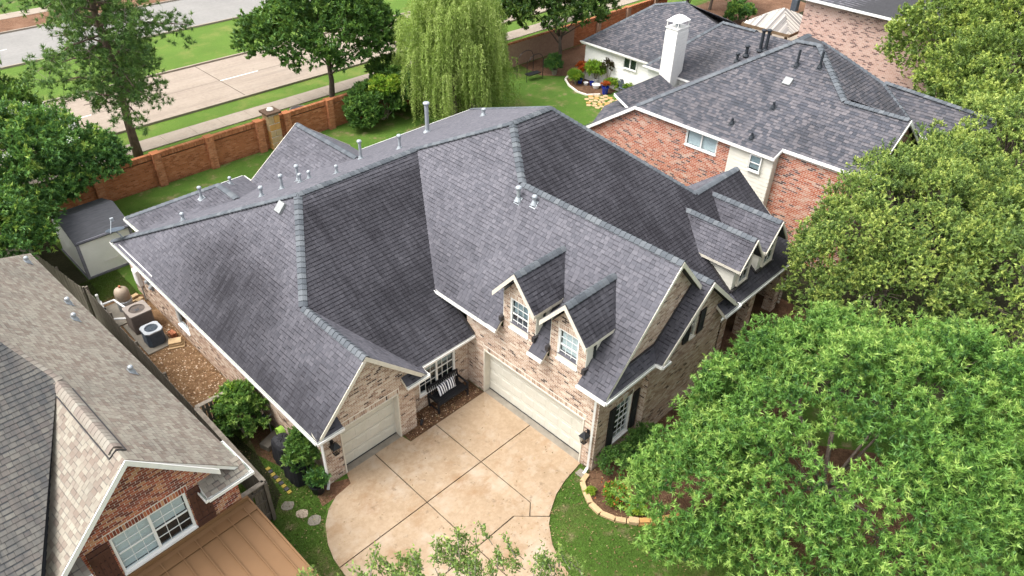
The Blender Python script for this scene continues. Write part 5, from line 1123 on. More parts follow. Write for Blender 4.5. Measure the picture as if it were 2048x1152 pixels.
# wall lanterns
def lantern(base, n, label):
    L = empty('wall_lantern', base, label, 'lantern'); b = Vector(base); n = Vector(n); t = n.cross(Z); c = b+n*.2
    m = MB(); m.box(b+n*.012, (.11, .024, .24), (t, n, Z)); m.build('back_plate', M['black'], L)
    m = MB(); m.tube([b+Z*.02, b+n*.08+Z*.16, b+n*.2+Z*.2, c+Z*.1], .012, 6); m.build('arm', M['black'], L)
    m = MB(); ax = [c+t*sx*.15+n*sy*.15-Z*.04 for sx, sy in ((-1, -1), (1, -1), (1, 1), (-1, 1))]; m.prism(ax, [c+(p-c)*.2+Z*.14 for p in ax]); m.build('hood', M['black'], L)
    m = MB(); bt = [c+t*sx*.075+n*sy*.075-Z*.36 for sx, sy in ((-1, -1), (1, -1), (1, 1), (-1, 1))]
    tp_ = [c+t*sx*.12+n*sy*.12-Z*.05 for sx, sy in ((-1, -1), (1, -1), (1, 1), (-1, 1))]
    for i in range(4): m.bar(bt[i], tp_[i], .014, .014); m.bar(bt[i], bt[(i+1) % 4], .014, .014)
    m.box(c-Z*.37, (.16, .16, .015)); m.blob(c-Z*.41, (.02, .02, .04), 6, 4); m.build('cage', M['black'], L)
    m = MB(); m.prism([c+(p-c)*.9 for p in bt], [c+(p-c)*.9 for p in tp_]); m.build('lamp_shade', M['lampglass'], L)
lantern((-6.5, .375, 1.85), ny, 'black wall lantern on the brick left of the small garage door')
lantern((-.012, -5.1, 1.75), nx, 'black wall lantern on the brick right of the wide garage door')
SPT = empty('ground_spotlight', (-2.88, .3, .03), 'tiny black ground spotlight in the mulch at the garage corner', 'spotlight')
m = MB(); m.tube([(-2.88, .3, 0), (-2.88, .3, .12)], .015, 6); m.build('stake', M['black'], SPT); m = MB(); m.tube([(-2.95, .24, .14), (-2.8, .36, .2)], [.045, .065], 10); m.build('lamp_head', M['black'], SPT)
# bench and cushions
BN = empty('garden_bench', (-1.32, .58, .03), 'black slatted garden bench under the courtyard window', 'bench')
bx, by, bz = -1.32, .58, .03; bwid = 1.45
for i in range(5): m = MB(); m.box((bx, by-.24+i*.11, bz+.43), (bwid-.04, .095, .022)); m.build('seat_slat', M['black'], BN)
for i in range(15): m = MB(); m.bar((bx-bwid/2+.1+i*(bwid-.2)/14, by+.245, bz+.45), (bx-bwid/2+.1+i*(bwid-.2)/14, by+.33, bz+.86), .045, .018, up=(0, 1, 0)); m.build('back_slat', M['black'], BN)
m = MB(); m.bar((bx-bwid/2, by+.335, bz+.9), (bx+bwid/2, by+.335, bz+.9), .05, .09); m.build('top_rail', M['black'], BN)
m = MB(); m.bar((bx-bwid/2, by+.25, bz+.47), (bx+bwid/2, by+.25, bz+.47), .04, .05); m.build('back_rail', M['black'], BN)
m = MB(); m.bar((bx-bwid/2, by-.29, bz+.4), (bx+bwid/2, by-.29, bz+.4), .03, .07); m.build('front_apron', M['black'], BN)
for sg in (-1, 1):
    x = bx+sg*bwid/2
    m = MB(); m.bar((x, by-.28, bz), (x, by-.28, bz+.62), .06, .06, up=(0, 1, 0)); m.build('leg', M['black'], BN)
    m = MB(); m.bar((x, by+.25, bz), (x, by+.345, bz+.93), .06, .06, up=(0, 1, 0)); m.build('leg', M['black'], BN)
    m = MB(); m.bar((x, by-.34, bz+.64), (x, by+.3, bz+.66), .075, .035); m.build('armrest', M['black'], BN)
    m = MB(); m.bar((x, by-.28, bz+.14), (x, by+.26, bz+.14), .04, .04); m.build('stretcher', M['black'], BN)
def stripes():
    m, t, b = newmat('navy_white_stripes'); tc = t.nodes.new('ShaderNodeTexCoord'); sp = t.nodes.new('ShaderNodeSeparateXYZ'); t.links.new(tc.outputs['Object'], sp.inputs[0])
    f = math_(t, 'GREATER_THAN', math_(t, 'FRACT', math_(t, 'MULTIPLY_ADD', sp.outputs[0], 9.6, .25)), .5)
    t.links.new(mixc(t, f, (.82, .82, .84), (.01, .012, .04)), b.inputs['Base Color']); b.inputs['Roughness'].default_value = .9; return m
M['stripe'] = stripes()
def cushion(x, y, z, rz, label):
    m = MB(); rings = []
    n = 12
    def pt(u, v, s_):
        e = (1-abs(u)**3)*(1-abs(v)**3); cr_ = 1-.06*(1-abs(abs(u)-abs(v)))*0
        return V(u*.23, s_*.085*max(e, 0)**.5, v*.22)
    for s_ in (-1, 1):
        for i in range(n):
            for j in range(n):
                q4 = [pt(-1+2*(i+a)/n, -1+2*(j+b)/n, s_) for a, b in ((0, 0), (1, 0), (1, 1), (0, 1))]; m.face(q4 if s_ < 0 else q4[::-1])
    o = m.build('cushion', M['stripe'], smooth=True); o.location = (x, y, z); o.rotation_euler = (R(-22), 0, rz); tag(o, label, 'cushion'); return o
cushion(-1.5, .68, .7, R(6), 'navy and white striped cushion on the left, leaning on the black bench'); cushion(-1.14, .69, .7, R(-5), 'navy and white striped cushion on the right, leaning on the black bench')
# edging stones of the front bed
random.seed(4)
ed = [(-.22, -5.43), (-.62, -5.52), (-.85, -5.85), (-1.10, -6.3), (-1.15, -6.76), (-.99, -7.25), (-.58, -7.85), (-.06, -8.3), (.6, -8.7)]
ORD = ['first', 'second', 'third', 'fourth', 'fifth', 'sixth', 'seventh', 'eighth', 'ninth', 'tenth', 'eleventh', 'twelfth', 'thirteenth', 'fourteenth', 'fifteenth', 'sixteenth']; acc = []
for a, b in zip(ed, ed[1:]):
    a = V(*a, 0); b = V(*b, 0); L = (b-a).length; n = max(1, round(L/.36)); d = (b-a)/n
    for k in range(n): acc.append((a+d*(k+.5), d))
for i, (c, d) in enumerate(acc):
    for lv in range(2 if i > 5 else 1):
        m = MB(); dd = d.normalized(); m.box(c+Z*(.05+.1*lv)+dd*.05*lv, (d.length*random.uniform(.88, .98), .2*random.uniform(.85, 1.1), .1), (dd, dd.cross(Z), Z))
        tag(m.build('edging_stone', M['flag2' if 7 <= i <= 10 else 'flagstone'], bev=.012), ('orange stained' if 7 <= i <= 10 else 'buff')+' '+('upper' if lv else 'lower' if i > 5 else 'single')+' edging block, '+ORD[i]+' from the white downspout', 'edging stone', 'orange edging stones' if 7 <= i <= 10 else 'buff edging stones')
m = MB(); m.box((-.35, -5.3, .02), (.28, .42, .05)); m.box((-.35, -5.3, .055), (.2, .36, .02)); tag(m.build('splash_block', M['concrete']), 'small concrete splash block under the white downspout', 'splash block')
# ------------------------------------------------------------ right-hand back garden
def pot(loc, r_, h, mat, label, name='plant_pot', cat='plant pot'):
    m = MB(); m.lathe([(r_*.68, 0), (r_*.95, h*.85), (r_*1.08, h*.86), (r_*1.08, h), (r_*.9, h), (r_*.85, h*.8), (0, h*.8)], loc, 16); return tag(m.build(name, M[mat], smooth=False), label, cat)
pot((27.2, 18.45, .01), .2, .35, 'bluepot', 'blue glazed pot at the left of the planting bed'); pot((27.4, 17.05, .01), .3, .28, 'white', 'white bowl planter in front of the planting bed'); pot((27.55, 17.6, .01), .17, .3, 'bluepot', 'blue glazed pot behind the white bowl planter'); pot((27.0, 15.9, .01), .26, .55, 'bluepot', 'tall blue pot with red flowers on the stone patio corner'); pot((27.3, 17.95, .01), .18, .2, 'white', 'small white pot left of the white bowl planter')
pot((28.0, 17.6, .01), .2, .4, 'white', 'white lattice pot holding the broad leaved plant')
AC = empty('garden_chair', (27.9, 15.1, 0), 'slate grey adirondack chair in front of the low hedge', 'chair')
for i in range(5): m = MB(); m.bar((27.68+i*.11, 14.95, .35), (27.62+i*.135, 15.3, 1.05-.04*abs(i-2)), .1, .02, up=(0, 1, 0)); m.build('back_slat', M['acgrey'], AC)
for i in range(4): m = MB(); m.box((27.9, 14.9-i*.12, .36+.02*i), (.56, .1, .02)); m.build('seat_slat', M['acgrey'], AC)
for s_ in (-1, 1):
    m = MB(); m.box((27.9+s_*.34, 14.8, .58), (.12, .7, .03)); m.build('armrest', M['acgrey'], AC)
    for y in (14.5, 15.1): m = MB(); m.box((27.9+s_*.31, y, .28), (.06, .06, .56)); m.build('leg', M['acgrey'], AC)
random.seed(12)
PT = empty('stone_patio', (25.6, 15.0, 0), 'round patio of ochre flagstones at the edge of the right lawn', 'patio')
for i in range(34):
    a = random.uniform(0, 6.28); rr = 1.25*math.sqrt(i/34); a = i*2.4; x, y = 25.7+rr*math.cos(a), 15.0+rr*math.sin(a)*1.1; n = random.choice((5, 6)); s_ = .2
    pts = [(x+s_*math.cos(2*math.pi*k/n+i)*random.uniform(.8, 1.15), y+s_*math.sin(2*math.pi*k/n+i)*random.uniform(.8, 1.15)) for k in range(n)]; m = MB(); m.prism([(p, q_, 0) for p, q_ in pts], [(p, q_, .035) for p, q_ in pts]); m.build('flagstone', M[random.choice(['flagstone', 'flagstone', 'flag2'])], PT)
PE = empty('bed_edging', (26.2, 18.4, 0), 'pale curved stone edging around the planting bed by the white wall', 'edging')
bed = [(27.7, 20.0), (26.9, 19.6), (26.2, 18.6), (25.75, 17.4), (25.8, 16.6), (26.6, 16.0)]
for a, b in zip(bed, bed[1:]):
    n = 4
    for k in range(n): p = lerp(V(*a, .05), V(*b, .05), (k+.5)/n); m = MB(); d = (V(*b, 0)-V(*a, 0)); m.box(p, (d.length/n*.93, .13, .1), (d.normalized(), d.normalized().cross(Z), Z)); m.build('edging_stone', M['mortar'], PE)
TR = empty('garden_swing', (25.0, 21.6, 0), 'dark metal arbour frame with hanging cloth at the back of the right lawn', 'arbour')
for x, y in ((24.4, 21.2), (24.4, 22.2), (25.8, 20.9), (25.8, 21.9)): m = MB(); m.tube([(x, y, 0), (x, y, 1.6)], .025, 6); m.build('post', M['black'], TR)
for y in (21.1, 22.1): m = MB(); m.tube([V(25.1-.7*math.cos(a), y-.1, 1.6+.4*math.sin(a)) for a in np.linspace(0, math.pi, 9)], .022, 6); m.build('arch', M['black'], TR)
m = MB(); m.bar((24.6, 21.4, .45), (25.7, 21.2, .5), .5, .06); m.build('swing_seat', M['black'], TR)
m = MB(); m.box((57.0, 16.9, .55), (.6, .6, 1.1)); BN2 = tag(m.build('waste_bin', M['acgrey'], bev=.05), 'blue waste bin against the far fence at the top right', 'bin')
FN = empty('garden_fountain', (44.6, 17.6, 0), 'tiered white stone birdbath at the far end of the pool terrace', 'birdbath')
m = MB(); m.lathe([(.3, 0), (.12, .15), (.1, .7), (.45, .85), (.5, .9), (.1, .88)], (44.6, 17.6, 0), 14); m.build('lower_bowl', M['concrete'], FN); m = MB(); m.lathe([(.07, .88), (.06, 1.2), (.3, 1.3), (.32, 1.34), (.05, 1.32)], (44.6, 17.6, 0), 14); m.build('upper_bowl', M['concrete'], FN)
m = MB(); m.lathe([(0, 0), (1.3, 0), (1.3, .55), (0, .58)], (44.2, 11.8, .05), 20); tag(m.build('hot_tub', M['tealcover']), 'dark teal spa under the timber pavilion', 'hot tub')
# ------------------------------------------------------------ vegetation
def unit(a): return a/np.maximum(np.linalg.norm(a, axis=-1, keepdims=True), 1e-9)
def leafmesh(name, P_, D_, L_, W_, mat, parent, rnd, kind=None, flat=0.0, tri=True):
    """one kite-shaped leaf for each point: P base, D direction"""
    n = len(P_); o = np.array(org(parent) if parent else (0, 0, 0), dtype=np.float32)
    D_ = unit(D_); rv = rng.normal(size=(n, 3)); rv[:, 2] += flat*3*0; S_ = unit(np.cross(D_, rv+np.array([0, 0, 1e-3])))
    if flat: up = unit(np.array([0, 0, 1.0])+rng.normal(size=(n, 3))*(1-flat)); S_ = unit(np.cross(D_, up))
    L_ = np.broadcast_to(np.asarray(L_, float), (n,))[:, None]; W_ = np.broadcast_to(np.asarray(W_, float), (n,))[:, None]
    Nn = np.cross(S_, D_)
    q = 3 if tri else 4; v = np.empty((n, q, 3), np.float32)
    if tri: v[:, 0] = P_-S_*W_*.55; v[:, 1] = P_+S_*W_*.55+Nn*L_*.04; v[:, 2] = P_+D_*L_
    else: v[:, 0] = P_; v[:, 1] = P_+D_*L_*.45+S_*W_*.5+Nn*L_*.05; v[:, 2] = P_+D_*L_-Nn*L_*.06; v[:, 3] = P_+D_*L_*.45-S_*W_*.5+Nn*L_*.05
    v = v.reshape(-1, 3)-o
    me = bpy.data.meshes.new(name); me.vertices.add(n*q); me.vertices.foreach_set('co', v.ravel())
    me.loops.add(n*q); me.loops.foreach_set('vertex_index', np.arange(n*q, dtype=np.int32))
    me.polygons.add(n); me.polygons.foreach_set('loop_start', np.arange(0, n*q, q, dtype=np.int32))
    me.update(calc_edges=True); me.materials.append(mat)
    a = me.attributes.new('rnd', 'FLOAT', 'FACE'); a.data.foreach_set('value', np.clip(rnd, 0, 1).astype(np.float32))
    ob = bpy.data.objects.new(name, me); COL.objects.link(ob); ob.color = (0, 0, 0, 1)
    if parent: ob.parent = parent
    if kind: ob['kind'] = kind
    return ob
def lobes_pts(lobes, n, inner=.62):
    """points in the outer shell of several ellipsoids (cx,cy,cz,rx,ry,rz)"""
    lob = np.array(lobes, float); vol = np.prod(lob[:, 3:], axis=1)**(2/3); k = rng.choice(len(lob), n*4, p=vol/vol.sum())
    d = unit(rng.normal(size=(n*4, 3))); r = rng.uniform(inner**3, 1, n*4)**(1/3); p = lob[k, :3]+d*lob[k, 3:]*r[:, None]
    ok = np.ones(len(p), bool)
    for l in lob:
        q = np.linalg.norm((p-l[:3])/l[3:], axis=1); ok &= q > inner*.95
    ok &= p[:, 2] > .04
    ok &= d[:, 2] > -.35
    return p[ok][:n], d[ok][:n]
def crown(parent, lobes, nclump, rc, ntw, nl, L, W, mat, droop=0.0, updir=.6, inner=.6, spread=.75, twl=.5, name='crown', density_up=True, fuzz=.2, flat=0.0, tips=.25, tri=True):
    C, Dv = lobes_pts(lobes, nclump, inner); n = len(C)
    cen = np.array(lobes, float)[:, :3].mean(0); outw = unit(C-cen+np.array([0, 0, .6]))
    rck = rc*rng.uniform(.65, 1.3, n)
    crn = rng.uniform(-.3, .28, n)
    T = unit(rng.normal(size=(n, ntw, 3))+outw[:, None]*1.1+np.array([0, 0, updir])); rr = rng.uniform(.45, 1.0, (n, ntw, 1))
    tp = C[:, None]+T*rr*rck[:, None, None]*np.array([1, 1, .8]); tp[..., 2] -= droop*rr[..., 0]**2*rck[:, None]
    td = unit(T+np.array([0, 0, .35-droop])+rng.normal(size=T.shape)*.3)
    k = rng.uniform(0, 1, (n, ntw, nl, 1)); pos = tp[:, :, None]-td[:, :, None]*(1-k)*twl*rck[:, None, None, None]*.6
    dirs = unit(td[:, :, None]*(.5+k*.5)+rng.normal(size=(n, ntw, nl, 3))*spread)
    rnd = .42+crn[:, None, None]+.55*(rr-.75)+k[..., 0]*tips-.08+rng.normal(size=(n, ntw, 1))*.14+rng.normal(size=(n, ntw, nl))*.08  # leaves deep in a clump are coloured darker, painting in its inner shade
    rnd = np.broadcast_to(rnd, (n, ntw, nl)).ravel()
    q = n*ntw*nl; leafmesh(name, pos.reshape(q, 3), dirs.reshape(q, 3), L*rng.uniform(.7, 1.25, q), W*rng.uniform(.7, 1.25, q), mat, parent, rnd, flat=flat, tri=tri)
    return C, tp
def limbs(parent, base, fork, C, mat, r0=.2, n=14, mid=None, twigs=0, tp=None, rt=.02, name='trunk'):
    m = MB(); base = Vector(base); fork = Vector(fork); mid = Vector(mid) if mid else lerp(base, fork, .5)+V(.08, -.05, 0)
    m.tube([base-Z*.1, lerp(base, mid, .15)+V(0, 0, 0), mid, fork], [r0*1.35, r0*1.02, r0*.85, r0*.68], 10); tr = m.build(name, mat, parent, smooth=True)
    idx = rng.choice(len(C), min(n, len(C)), replace=False); ends = []
    for i in idx:
        e = lerp(fork, Vector(C[i]), .82); s_ = lerp(mid, fork, random.uniform(.3, 1)); k = lerp(s_, e, .5)+Z*random.uniform(.0, .5)+V(random.uniform(-.3, .3), random.uniform(-.3, .3), 0)
        m = MB(); m.tube([s_, k, e], [r0*.33, r0*.18, r0*.05], 7); m.build('limb', mat, parent, smooth=True); ends.append((k, e))
    if twigs:
        m = MB()
        for _ in range(twigs):
            k, e = random.choice(ends); i = random.randrange(len(C)); j = min(range(0, len(C), max(1, len(C)//120)), key=lambda q: (Vector(C[q])-e).length+random.random()*1.5)
            s_ = lerp(k, e, random.uniform(.2, 1)); t_ = Vector(C[j])+V(random.uniform(-.4, .4), random.uniform(-.4, .4), random.uniform(0, .4)); m.tube([s_, lerp(s_, t_, .5)+Z*.08, t_], [rt, rt*.7, rt*.3], 4, cap=False)
        m.build('twigs', mat, parent, kind='stuff')
    return tr
def tree(name, loc, label, cat='tree', group=None): return empty(name, loc, label, cat, group)
# big bright tree in front at the right
T = tree('ash_tree', (3.0, -12.0, 0), 'big bright green tree with feathery leaves, largest, in the right foreground')
lob = [(3.0, -12.0, 3.5, 4.6, 4.4, 3.1), (-.1, -9.7, 2.7, 2.4, 1.9, 1.9), (5.8, -10.2, 3.1, 3.1, 2.7, 2.4), (2.4, -15.3, 3.3, 3.5, 2.6, 2.6), (6.5, -13.6, 3.7, 3.6, 3.3, 2.7), (3.6, -9.0, 2.9, 2.0, 1.5, 1.8)]
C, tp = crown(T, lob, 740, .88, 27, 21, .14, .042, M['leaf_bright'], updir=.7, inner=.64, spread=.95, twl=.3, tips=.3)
limbs(T, (3.0, -12.0, 0), (2.9, -11.8, 2.6), C, M['bark'], .2, 16, twigs=160)
# two live oaks and more at the right
def oak(loc, lob, label, ncl, mat='leaf_oak', L=.1, W=.056, ntw=22, nl=15, rc=.75, r0=.25, tw=220, tips=.4):
    T = tree('oak_tree', loc, label); C, tp = crown(T, lob, ncl, rc, ntw, nl, L, W, M[mat], updir=.4, inner=.58, spread=.9, tips=tips)
    limbs(T, loc, (loc[0], loc[1], 2.6), C, M['bark'], r0, 18, twigs=tw, rt=.022); return T
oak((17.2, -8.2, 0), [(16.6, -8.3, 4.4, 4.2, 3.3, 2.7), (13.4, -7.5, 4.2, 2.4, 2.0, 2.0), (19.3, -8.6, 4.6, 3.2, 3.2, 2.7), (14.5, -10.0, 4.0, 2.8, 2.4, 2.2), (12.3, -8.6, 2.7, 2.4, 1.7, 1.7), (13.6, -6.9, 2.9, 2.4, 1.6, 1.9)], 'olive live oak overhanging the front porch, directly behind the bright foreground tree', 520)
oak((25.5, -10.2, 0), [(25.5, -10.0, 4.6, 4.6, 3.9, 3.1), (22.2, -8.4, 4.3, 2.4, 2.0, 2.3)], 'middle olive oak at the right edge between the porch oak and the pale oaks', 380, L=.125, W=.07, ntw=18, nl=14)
oak((34, -6, 0), [(34.2, -6.2, 5.0, 4.4, 3.7, 3.2), (29.8, -7.2, 4.5, 2.8, 2.2, 2.4)], 'pale olive oak beyond the right neighbour house', 360, 'leaf_oak2', L=.15, W=.09, ntw=18, nl=13, rc=.95)
oak((39.0, -2.4, 0), [(39.0, -1.8, 5.4, 3.6, 3.2, 3.1), (43.5, -5.5, 6.2, 5, 4.6, 3.8)], 'feathery yellow green oak in front of the pink brick house', 430, 'leaf_oak2', L=.18, W=.11, ntw=17, nl=13, rc=1.1)
oak((16.5, -13.8, 0), [(14.6, -13.0, 4.4, 3.4, 2.7, 2.5), (18.8, -12.8, 4.7, 3.6, 2.8, 2.7)], 'dark olive oak cut by the right edge behind the bright foreground tree', 330, L=.12, W=.065, ntw=17, nl=13)
# street oak
T = tree('street_oak', (12.1, 28.1, 0), 'rounded deep green street tree on the verge behind the brick wall, left of the willow')
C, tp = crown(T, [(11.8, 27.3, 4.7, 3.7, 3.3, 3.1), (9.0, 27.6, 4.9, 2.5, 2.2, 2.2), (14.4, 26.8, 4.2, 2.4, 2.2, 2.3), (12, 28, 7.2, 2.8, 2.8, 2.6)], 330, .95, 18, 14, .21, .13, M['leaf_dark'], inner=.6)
limbs(T, (12.1, 28.1, 0), (12.1, 28.0, 2.6), C, M['bark'], .2, 12, twigs=60)
# magnolia and others behind the right lawn
T = tree('magnolia_tree', (28.6, 21.8, 0), 'dense glossy dark tree with a low fork at the back of the right lawn')
C, tp = crown(T, [(28.4, 21.9, 4.8, 3.4, 3.2, 2.9), (26.2, 22.6, 5.2, 2.3, 2.2, 2.1), (31, 21.5, 4.8, 2.2, 2.0, 1.9)], 260, .85, 17, 13, .23, .14, M['leaf_mag'], inner=.6)
limbs(T, (28.6, 21.8, 0), (28.5, 21.8, 2.4), C, M['bark'], .17, 10, twigs=50)
for i, (x, y, s_, lb, mt) in enumerate(((24.8, 27.5, 3.6, 'dark street tree partly hidden behind the willow and the glossy tree', 'leaf_dark'), (35.5, 28.5, 2.6, 'dark green tree beyond the brick wall at the top centre', 'leaf_dark'), (43.5, 20.5, 2.9, 'spreading green tree behind the rear wing of the right neighbour', 'leaf_mag'), (51, 22.5, 2.8, 'green tree left of the timber pavilion, near the top edge', 'leaf_dark'), (57, 12.5, 2.2, 'slim tree standing behind the timber pavilion', 'leaf_mag'))):
    T = tree('broadleaf_tree', (x, y, 0), lb); C, tp = crown(T, [(x, y, 4.6, s_, s_, s_*.8), (x+s_*.5, y-.6, 3.8, s_*.7, s_*.7, s_*.55)], 130, .9, 15, 12, .26, .16, M[mt], inner=.55)
    limbs(T, (x, y, 0), (x, y, 2.6), C, M['bark'], .14, 7, twigs=30)
# crape myrtle over the shed and the tree behind it
T = tree('crape_myrtle', (-8.6, 24.0, 0), 'dense green crape myrtle with a few white blossoms leaning over the shed')
lob = [(-8.6, 23.0, 4.0, 3.6, 3.2, 2.5), (-6.0, 22.2, 3.3, 2.1, 1.9, 1.7), (-10.6, 20.8, 3.6, 2.6, 2.3, 2.1), (-8.6, 21.6, 3.0, 2.0, 1.6, 1.3), (-10.9, 18.2, 3.3, 2.2, 1.9, 1.7), (-9.5, 20.0, 3.0, 1.4, 1.4, 1.1)]
C, tp = crown(T, lob, 470, .75, 19, 15, .16, .085, M['leaf_crape'], updir=.3, inner=.62, tips=.35)
limbs(T, (-8.6, 24.0, 0), (-8.5, 23.6, 1.8), C, M['bark'], .12, 12, twigs=60)
sel = [tp[i, 0] for i in range(len(C)) if C[i][2] > 4.8 and rng.random() < .16]; bp = np.concatenate([np.array(s_)+rng.normal(size=(34, 3))*.1+np.array([0, 0, .15]) for s_ in sel])
leafmesh('blossom', bp, rng.normal(size=bp.shape), .07, .07, M['leaf_white'], T, rng.uniform(0, 1, len(bp)))
T = tree('shade_tree', (-9, 33, 0), 'dark leafy tree at the left edge behind the tall pine')
C, tp = crown(T, [(-9.0, 32.5, 4.6, 3.4, 3.2, 2.8), (-7, 31, 3.4, 2.2, 2, 1.8)], 190, .9, 16, 13, .18, .1, M['leaf_dark']); limbs(T, (-9, 33, 0), (-9, 32.8, 2.4), C, M['bark'], .16, 8, twigs=30)
T = tree('shade_tree', (-7.6, 27.2, 0), 'low dark tree between the crape myrtle and the verge')
C, tp = crown(T, [(-7.4, 27.0, 3.0, 2.3, 1.8, 1.9)], 100, .8, 15, 12, .15, .08, M['leaf_crape']); limbs(T, (-7.6, 27.2, 0), (-7.5, 27.1, 1.6), C, M['bark'], .1, 6)
# pine
T = tree('pine_tree', (-1.5, 27.5, 0), 'tall airy pine with a long bare trunk on the verge at the upper left', 'pine tree')
m = MB(); tk = [V(-1.5, 27.5, -.1), V(-1.55, 27.4, 2.5), V(-1.35, 27.45, 5.5), V(-1.5, 27.6, 8.5), V(-1.2, 27.4, 12.5)]; m.tube(tk, [.3, .22, .19, .16, .07], 10); m.build('trunk', M['barkred'], T, smooth=True)
pc = []; mm = MB()
for i in range(58):
    z = 3.2+9.0*(i/58)**.9; a = i*2.4+random.uniform(-.5, .5); ln = random.uniform(1.6, 5.3)*(1-.35*abs(z-7.2)/5); 
    if z < 4.6: ln *= .75
    c0 = V(-1.45, 27.5, z); e = c0+V(math.cos(a)*ln, math.sin(a)*ln, random.uniform(-.5, .7)); k = lerp(c0, e, .5)+Z*.3
    m = MB(); m.tube([c0, k, e], [.06, .04, .015], 5); m.build('limb', M['barkred'], T)
    for j in range(int(3+ln*3.2)):
        t = random.uniform(.35, 1.03); q_ = lerp(c0, e, t)+Z*.3*math.sin(math.pi*min(t, 1))+V(*(random.gauss(0, .42) for _ in range(3)))*1.0; pc.append(q_)
        mm.tube([lerp(c0, e, max(.2, t-.12))+Z*.15, q_], [.014, .006], 3, cap=False)
mm.build('twigs', M['twig'], T, kind='stuff')
pc = np.array([tuple(p) for p in pc]); n = len(pc); nt_, nl_ = 7, 20
tc = pc[:, None]+rng.normal(size=(n, nt_, 3))*.2; dd = unit(rng.normal(size=(n, nt_, 1, 3))+np.array([0, 0, .6])); pos = np.broadcast_to(tc[:, :, None], (n, nt_, nl_, 3)); dr = unit(dd+rng.normal(size=(n, nt_, nl_, 3))*.75)
q = n*nt_*nl_; leafmesh('crown', pos.reshape(q, 3), dr.reshape(q, 3), .26, .04, M['leaf_pine'], T, np.repeat(rng.uniform(.1, .9, n*nt_), nl_)+rng.normal(size=q)*.1)
# weeping willow
T = tree('willow_tree', (16.6, 20.6, 0), 'pale green weeping willow with long hanging strands behind the main roof', 'willow tree')
P_, D_, Rn = [], [], []
for b_ in range(150):      # hanging bunches of strands under each drooping branch
    lv = random.random(); a = random.uniform(0, 6.283); rr = 3.7*math.sqrt(random.uniform(.05, 1))*(1-.35*lv); bx_, by_ = 16.6+rr*math.cos(a), 20.6+rr*math.sin(a)
    ztop = 4.4+4.6*lv-.35*(rr/2)**2*(1-lv*.4)+random.gauss(0, .35); tone = random.uniform(.2, .8); mx_ = random.uniform(1.6, 4.8)
    for _ in range(random.randint(9, 24)):
        x, y = bx_+random.gauss(0, .26), by_+random.gauss(0, .26); z0 = ztop+random.gauss(0, .25); ln = min(mx_*random.uniform(.45, 1.0), z0-.25)
        if ln < .4: continue
        t = np.arange(0, ln, .075); k = len(t); cu = random.uniform(.15, .7); off = random.gauss(0, .3); sw_ = random.uniform(-.12, .12)
        px = x+math.cos(a+off)*cu*(1-np.exp(-t*1.2))+sw_*np.sin(t*1.3); py = y+math.sin(a+off)*cu*(1-np.exp(-t*1.2))+sw_*np.cos(t*1.1); pz = z0+.35*np.sin(np.minimum(t*2.4, 3.14))-t
        pts = np.stack([px, py, pz], 1); base = tone+random.gauss(0, .1)
        for _j in range(2): P_.append(pts+rng.normal(size=pts.shape)*.04); D_.append(unit(rng.normal(size=(k, 3))*.7+np.array([math.cos(a)*.3, math.sin(a)*.3, -.8]))); Rn.append(np.full(k, base)+rng.normal(size=k)*.14+.2*np.exp(-t))
P_ = np.concatenate(P_); D_ = np.concatenate(D_); Rn = np.concatenate(Rn); leafmesh('crown', P_, D_, .19, .042, M['leaf_willow'], T, Rn)
wc = np.array([[16.4+2.4*math.cos(a), 20.6+2.4*math.sin(a), 6.2+random.uniform(-1, 1.5)] for a in np.linspace(0, 6, 12)]); limbs(T, (16.6, 20.6, 0), (16.5, 20.6, 3.0), wc, M['bark'], .22, 12)
# shrubs
def shrub(name, loc, lob, label, mat, ncl=60, L=.1, W=.05, rc=.35, ntw=14, nl=12, cat='shrub', stem=True, group=None, inner=.5, updir=.5, tips=.25):
    T = empty(name, loc, label, cat, group); C, tp = crown(T, lob, ncl, rc, ntw, nl, L, W, M[mat], inner=inner, updir=updir, name='foliage', tips=tips)
    if stem:
        m = MB(); b = Vector(loc)
        for i in range(7): e = Vector(C[i*len(C)//7]); m.tube([b, lerp(b, e, .5)+Z*.1, e], [.03, .02, .008], 5)
        m.build('stem', M['twig'], T)
    return T
shrub('garden_shrub', (-7.75, 4.2, 0), [(-7.75, 4.2, 1.1, .75, .85, .85), (-7.5, 4.75, 1.3, .55, .5, .7)], 'leafy shrub with yellow tips filling the corner of the cross fence', 'leaf_dark', 90, .12, .065, .33, tips=.5)
shrub('garden_shrub', (-7.75, 4.7, 0), [(-7.8, 4.75, 1.45, .55, .4, .5)], 'yellow green sprays on top of the corner shrub by the fence', 'leaf_yel', 22, .12, .05, .3, nl=8)
shrub('garden_shrub', (-7.15, 1.15, 0), [(-7.2, 1.15, 1.1, .45, .5, .8), (-7.05, 1.3, 1.5, .4, .4, .5)], 'narrow glossy shrub between the covered grill and the garage corner', 'leaf_dark', 90, .1, .05, .28, tips=.35)
m = MB(); m.lathe([(.2, 0), (.27, .36), (.3, .36), (.3, .42), (.24, .42), (.22, .36), (0, .36)], (-7.22, .42, 0), 18); tag(m.build('plant_pot', M['black']), 'black pot with a bright leafed plant at the garage corner', 'plant pot')
shrub('potted_plant', (-7.22, .42, .36), [(-7.22, .42, .62, .26, .26, .22)], 'bright green broad leafed plant in the black pot at the garage corner', 'leaf_crape', 26, .14, .08, .16, nl=8, cat='plant')
shrub('boxwood', (.95, -6.15, 0), [(.75, -6.0, .5, .8, .5, .55), (1.9, -6.1, .55, .9, .5, .55)], 'dark rounded hedge shrub below the shuttered front window', 'leaf_dark', 120, .06, .035, .26, ntw=18, nl=14)
